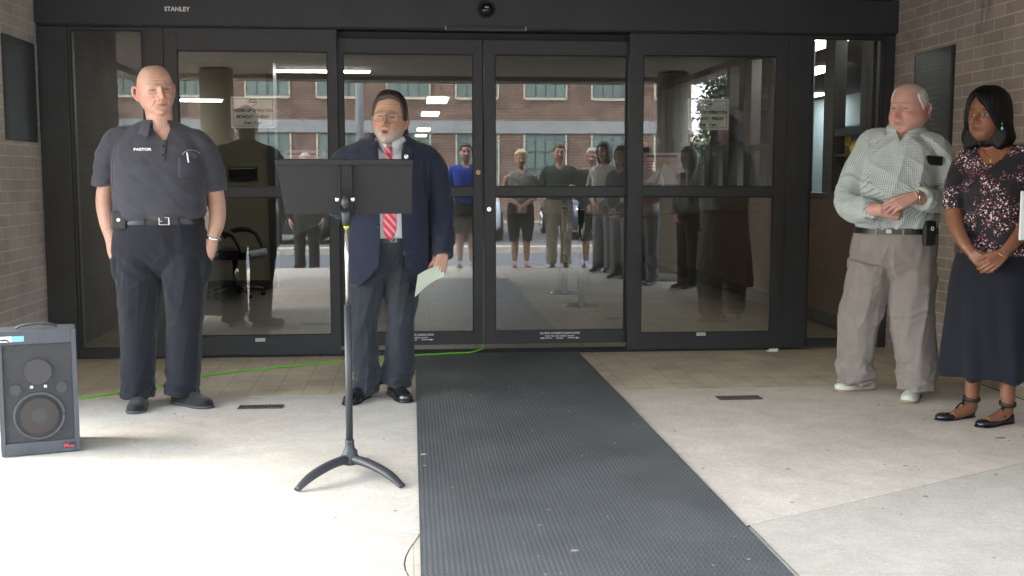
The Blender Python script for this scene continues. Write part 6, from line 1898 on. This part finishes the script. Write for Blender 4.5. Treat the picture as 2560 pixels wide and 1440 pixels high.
for (h_, t_, ank) in (((-.045, .068, 0), (-.290, -.012, 0), (-.062, .055, .105)), ((.085, -.095, 0), (-.158, -.192, 0), (.055, -.10, .105))):
    g = G(); shoe(g, h_, t_, w=.043, h=.050, low=True); me = eval_remesh(g, .0035, 2)
    h3 = np.array(h_); t3 = np.array(t_); dd = (t3-h3)/np.linalg.norm(t3-h3); sdv = np.array([dd[1], -dd[0], 0]); LL = np.linalg.norm(t3-h3)
    def sc_(V):
        q = V-h3; u = q@dd/LL; s__ = q@sdv
        return np.minimum(np.minimum(V[:, 2]-(.022+.03*ss(u, .25, .0)), np.minimum(u-.08, .78-u)*LL), .030-np.abs(s__))
    cut(me, sc_); smooth_all(me); so = link('flat_shoe', me, M['flat'], F_)
    g = G(); shoe(g, h_, t_, w=.043, sole=True); V = np.concatenate(g.v); V[:, 2] = np.minimum(V[:, 2], .008); g.v = [V]; g.build('sole', M['flat'], so)
    g = G()
    A = np.array(ank); 
    g.tube([A+np.array([math.cos(a)*.042, math.sin(a)*.042, .006*math.sin(a)]) for a in np.linspace(0, 2*PI, 25)], [(.002, .010)]*25, seg=8, sub=1, ref=(0, 0, 1))
    for s_ in (-1, 1):
        p0 = A+sdv*s_*.040+dd*.0; p1 = h3+dd*LL*.36+sdv*(-s_)*.034+np.array([0, 0, .045]); pm = h3+dd*LL*.24+np.array([0, 0, .088])
        g.tube([p0, pm+dd*.012, p1], [(.002, .009)]*3, seg=8, sub=6, ref=dd)
    g.build('elastic_strap', M['frame2'], so)
M['turq'] = mat('turquoise stone', (.20, .60, .62), .3)
ep = T(np.array([[.092, -.026, -.050]]))[0]
g = G(); g.ell(ep+np.array([.004, -.004, -.010]), (.0065, .004, .009)); er = g.build('earring', M['turq'], F_)
g = G(); g.tube([ep+np.array([.004, -.004, .0]), ep+np.array([.002, -.002, .028])], [.0012, .0012], sub=1, seg=6); g.build('earring_hook', M['gold'], er)
fdw = np.array([math.sin(YV), -math.cos(YV), 0]); sdw = np.array([math.cos(YV), math.sin(YV), 0])
CB = vco(bodyw.data)
def on_body(p, dirv, off):
    q = CB-p; t_ = q@dirv; d_ = np.linalg.norm(q-np.outer(t_, dirv), axis=1); w = d_ < .008
    return p+dirv*((t_[w].max() if w.any() else 0)+off)
P = []
for u in np.linspace(-1, 1, 21):
    z = 1.395+.085*abs(u)**1.5; P.append(on_body(np.array([-.012, 0, z])+sdw*u*.066, fdw, .0015))
g = G(); g.tube(P, [.0013]*21, seg=6, sub=2); nk = g.build('necklace', M['gold'], F_)
g = G(); g.ell(P[10]+fdw*.003+np.array([0, 0, -.010]), (.004, .003, .008)); g.build('pendant', M['gold'], nk)
def bangle(c, d_, r, nm, parent, th=.0016):
    d_ = np.array(d_, float); d_ /= np.linalg.norm(d_); u_ = np.cross(d_, [0, 0, 1]); u_ /= np.linalg.norm(u_); v_ = np.cross(u_, d_)
    g = G(); g.tube([np.array(c)+u_*math.cos(a)*r+v_*math.sin(a)*r for a in np.linspace(0, 2*PI, 25)], [th]*25, seg=8, sub=1, ref=d_); return g.build(nm, M['gold'], parent)
bangle((-.215, -.125, .935), (.1, -.6, -.6), .034, 'bracelet', F_)
bangle((-.125, -.280, .90), (-.8, -.1, -.6), .030, 'bracelet', F_)
# ------------------------------------------------------------------ the row of listeners on the kerb (seen mirrored in the doors)
def listener(x, y, turn, h, label, skin, hair, hairc, top, topc, low, lowc, arms='crossed', shoec='flat', wide=1.0, z=0.0, sleeve='short', long_hair=0.0):
    F_ = empty('person', (x, y, z), PI+turn, label, 'person', 'listeners standing along the kerb')
    k = h/1.76; F_.scale = (k, k, k)
    kd = 'm' if hair in ('short', 'bald') else 'f'
    T = head_T((0, -.02, 1.635), yaw=0, pitch=R(-2), scale=1.06)
    w = wide
    rows = [(.92, 0, 0, .165*w, .13*w, .12, 2.2, 0), (1.02, 0, 0, .165*w, .135*w, .12, 2.3, 0), (1.15, 0, 0, .172*w, .145*w, .12, 2.3, 0), (1.28, 0, 0, .185*w, .14*w, .125, 2.4, 0), (1.38, 0, 0, .19*w, .115*w, .12, 2.4, 0), (1.43, 0, .005, .15, .09, .10, 2.2, 0), (1.47, 0, .01, .07, .065, .07, 2, 0)]
    sx = .175*w
    if arms == 'crossed':
        A = [[(sx, 0, 1.38), (sx+.05, -.02, 1.24), (sx+.05, -.08, 1.10), (.04, -.22, 1.10), (-.10, -.23, 1.13)], [(-sx, 0, 1.38), (-sx-.05, -.02, 1.24), (-sx-.05, -.08, 1.10), (-.04, -.25, 1.07), (.10, -.25, 1.09)]]
        Hn = [dict(wrist=A[0][-1], d=(-1, .15, .15), palm=(0, .9, -.3), left=True, curl=(.4, .5, .4)), dict(wrist=A[1][-1], d=(1, .15, .1), palm=(0, .9, -.3), left=False, curl=(.4, .5, .4))]
    elif arms == 'clasp':
        A = [[(sx, 0, 1.38), (sx+.05, 0, 1.22), (sx+.04, -.03, 1.08), (.10, -.14, .98), (.03, -.19, .93)], [(-sx, 0, 1.38), (-sx-.05, 0, 1.22), (-sx-.04, -.03, 1.08), (-.10, -.14, .98), (-.03, -.19, .93)]]
        Hn = [dict(wrist=A[0][-1], d=(-.6, -.2, -.8), palm=(-.2, .9, 0), left=True, curl=(.6, .7, .5)), dict(wrist=A[1][-1], d=(.6, -.3, -.8), palm=(.2, .9, 0), left=False, curl=(.6, .7, .5))]
    else:
        A = [[(sx, 0, 1.38), (sx+.05, .01, 1.22), (sx+.07, .01, 1.08), (sx+.06, -.03, .95), (sx+.05, -.05, .83)], [(-sx, 0, 1.38), (-sx-.05, .01, 1.22), (-sx-.07, .01, 1.08), (-sx-.06, -.03, .95), (-sx-.05, -.05, .83)]]
        Hn = [dict(wrist=A[0][-1], d=(-.1, -.1, -1), palm=(-1, .1, 0), left=True), dict(wrist=A[1][-1], d=(.1, -.1, -1), palm=(1, .1, 0), left=False)]
    ar_ = [(.048, .05), (.044, .046), (.040, .041), (.036, .034), (.027, .024)]
    legs_ = [([(s_*.08, 0, .85), (s_*.085, 0, .48), (s_*.09, .01, .30), (s_*.09, .02, .09)], [.085, .058, .056, .038]) for s_ in (-1, 1)]
    def pz(V, T): return paint_skin(V, T, skin, np.array(skin)*[.8, .5, .5], np.array(hairc)*1.2+.01, redden=.5, open_eye=.8)
    make_body(F_, T, dict(kind=kd, fat=.4, ear=.9), ([(0, .01, 1.42), (0, .0, 1.49), (0, -.01, 1.57)], [.062, .054, .056]), shrink(rows, .012), [(a, ar_) for a in A], Hn, legs_, pz, M['skin1'], voxel=.0065, sm=1)
    def th(x, y, z):
        side = np.abs(x)
        lat = np.interp(side, [0, .05, .066, .08], [.070, .066, .035, .0])
        lat = np.where(y > -.01, np.interp(y, [-.01, .0, .02, .045, .07], [.005, .012, .0, -.04, -.07]), lat)
        m_ = ss(z, lat-.004, lat+.006)
        if hair == 'bald': m_ = m_*ss(.085, z-.01, z+.01)
        v = .016 if kd == 'm' else .028
        if hair in ('bob', 'long'): m_ = np.maximum(m_, ss(side, .058, .066)*(y > -.05)*1.0); m_ = np.maximum(m_, (y > -.01)*1.0)
        return -.006+m_*v
    def shp(V):
        if hair not in ('bob', 'long'): return V
        V = V.copy(); w_ = ss(V[:, 1], -.05, -.01)*ss(-V[:, 2], 0, .08); V[:, 2] -= w_*(.05+long_hair); return V
    hair_mesh(T, th, 'hair', hairm('hair colour', hairc), F_, kind=kd, n=(60, 44), streak=.003, shape=shp, fat=.4)
    sl = {'short': 3, 'long': 5, 'none': 0}[sleeve]
    def tp(g):
        trunk(g, [(.90, 0, 0, .15*w, .12*w, .11, 2.2, 0)]+[(r[0],)+tuple(r[1:3])+(r[3]+.004, r[4]+.004, r[5]+.004)+r[6:] for r in rows], n=40)
        if sl:
            for a in A:
                pp = [np.array(a[0])*[.6, 1, 1]+[0, 0, .02]]+[np.array(q) for q in a[:sl]]
                if sl == 3: pp[-1] = pp[-2]*.35+pp[-1]*.65
                g.tube(pp, ([.05, .062, .060, .056, .050, .044])[:len(pp)], seg=18, sub=5)
    def tcut(V):
        fx = V[:, 0]; zz = 1.405+(fx/.07)**2*.045
        return np.minimum(V[:, 2]-zz, -V[:, 1])
    garment('top', F_, topc, tp, voxel=.008, sm=2, fold=lambda V: vnoise(V*[10, 10, 8], 5)*.006, cutf=tcut)
    if low in ('trousers', 'capri'):
        zb = .05 if low == 'trousers' else .40
        rr = .078 if low == 'trousers' else .066
        def lw(g):
            trunk(g, [(.98, 0, 0, .168*w, .135*w, .12, 2.3, 0), (.88, 0, 0, .185*w, .13*w, .135, 2.3, 0), (.78, 0, 0, .16*w, .09, .11, 2.3, 0), (.73, 0, 0, .09, .04, .05, 2.2, 0)], n=40)
            for s_ in (-1, 1): g.tube([(s_*.085*w, 0, .85), (s_*.09*w, 0, .65), (s_*.095*w, 0, .48), (s_*.095*w, .01, zb)], [(.098*w, .11), (.09*w, .10), (.08, .085), (rr, rr+.01)], seg=20, sub=5)
        garment('trousers', F_, lowc, lw, voxel=.009, sm=4, fold=lambda V: fold_field(V, None, .007, seed=3))
    else:
        zb = {'skirt': .50, 'dress': .42, 'long': .30}[low]
        garment('skirt', F_, lowc, lambda g: trunk(g, [(.98, 0, 0, .165*w, .13, .12, 2.2, 0), (.86, 0, 0, .19*w, .15, .15, 2.2, 0), (zb, 0, 0, .20*w, .165, .165, 2.1, 0)], n=48), voxel=.009, sm=2, fold=lambda V: .007*np.sin(np.arctan2(V[:, 0], -V[:, 1])*9)*ss(V[:, 2], .9, .5))
    for s_ in (-1, 1):
        g = G(); shoe(g, (s_*.085, .06, 0), (s_*.11, -.19, 0), w=.044, h=.07 if low == 'trousers' else .045)
        me = eval_remesh(g, .007, 1); smooth_all(me); link('shoe', me, shoec, F_)
    return F_
sk_l = (.36, .22, .165); sk_d = (.22, .11, .07)
c_ = lambda n, c: cloth(n, c, var=.15)
Cb = c_('bright blue cotton', (.012, .045, .30)); Ck = c_('black cloth', (.014, .014, .016)); Cg = c_('dark green knit', (.035, .05, .04)); Ckh = c_('light khaki cotton', (.24, .215, .17))
Cpt = mat('grey patterned tank', (.16, .155, .15), .8, var=.9, vscale=26); Cs = c_('salmon cotton', (.55, .24, .19)); Cw = c_('cream cotton', (.36, .33, .27)); Cgr = c_('grey cotton', (.12, .125, .14)); Clg = c_('pale grey cotton', (.33, .33, .36))
Sd = M['flat']; Sp = mat('pink sandal', (.45, .12, .14), .5)
L_ = [
 (-1.53, -8.40, -.05, 1.80, 'grey haired listener in black, feet hidden below the kerb, leftmost in the row', sk_l, 'short', (.35, .34, .33), Ck, 'trousers', Ck, 'down', Sd, 1.1, -.14, 'long'),
 (.80, -7.84, -.05, 1.80, 'dark haired listener in a bright blue top and black knee length skirt', sk_l, 'short', (.02, .015, .012), Cb, 'skirt', Ck, 'crossed', Sd, 1.1, 0, 'short'),
 (1.60, -7.82, 0, 1.70, 'blonde woman listener in a grey patterned tank top and black capri trousers', sk_l, 'curly', (.62, .48, .28), Cpt, 'capri', Ck, 'clasp', Sp, 1.1, 0, 'none'),
 (2.16, -7.80, .05, 1.79, 'man listener in a dark green shirt and light khaki trousers, arms folded', sk_l, 'short', (.06, .035, .02), Cg, 'trousers', Ckh, 'crossed', Sd, 1.1, 0, 'short'),
 (2.64, -7.75, .25, 1.72, 'grey curly haired woman listener in a black cardigan and cropped trousers', sk_l, 'curly', (.42, .41, .40), Ck, 'capri', Ck, 'clasp', Sd, 1.15, 0, 'long'),
 (2.66, -6.85, .7, 1.78, 'young woman listener in a cream top with dark tied hair', sk_l, 'bob', (.015, .012, .010), Cw, 'trousers', Cgr, 'clasp', Sd, .95, 0, 'short'),
 (3.15, -7.15, .6, 1.74, 'long haired woman listener in a salmon skirt beside the round column', sk_d, 'bob', (.012, .010, .010), Ck, 'dress', Cs, 'down', Sd, 1.0, 0, 'short'),
 (2.86, -5.15, .9, 1.66, 'short dark haired listener in a pale grey shirt just inside the porch', sk_l, 'short', (.02, .016, .014), Clg, 'trousers', Cgr, 'crossed', Sd, 1.0, 0, 'short'),
 (2.95, -6.35, .75, 1.74, 'dark haired listener in charcoal standing behind the cream topped young woman', sk_l, 'short', (.03, .02, .015), Cgr, 'trousers', Ck, 'down', Sd, 1.05, 0, 'long'),
 (2.72, -5.85, .8, 1.70, 'listener in a dark green cardigan near the round column', sk_l, 'bob', (.03, .018, .012), Cg, 'trousers', Cgr, 'clasp', Sd, 1.0, 0, 'long'),
 (3.42, -4.05, 1.2, 1.72, 'listener in a white shirt and black trousers closest to the brick wall end', sk_l, 'short', (.10, .09, .08), Clg, 'trousers', Ck, 'crossed', Sd, 1.05, 0, 'short'),
 (3.25, -4.62, 1.1, 1.65, 'listener with brown hair in a grey shirt nearest the right brick wall', sk_l, 'bob', (.05, .03, .02), Cgr, 'trousers', Ck, 'clasp', Sd, 1.0, 0, 'long'),
]
for a in L_:
    listener(a[0], a[1], a[2], a[3], a[4], a[5], a[6], a[7], None, a[8], a[9], a[10], a[11], a[12], wide=a[13], z=a[14], sleeve=a[15])
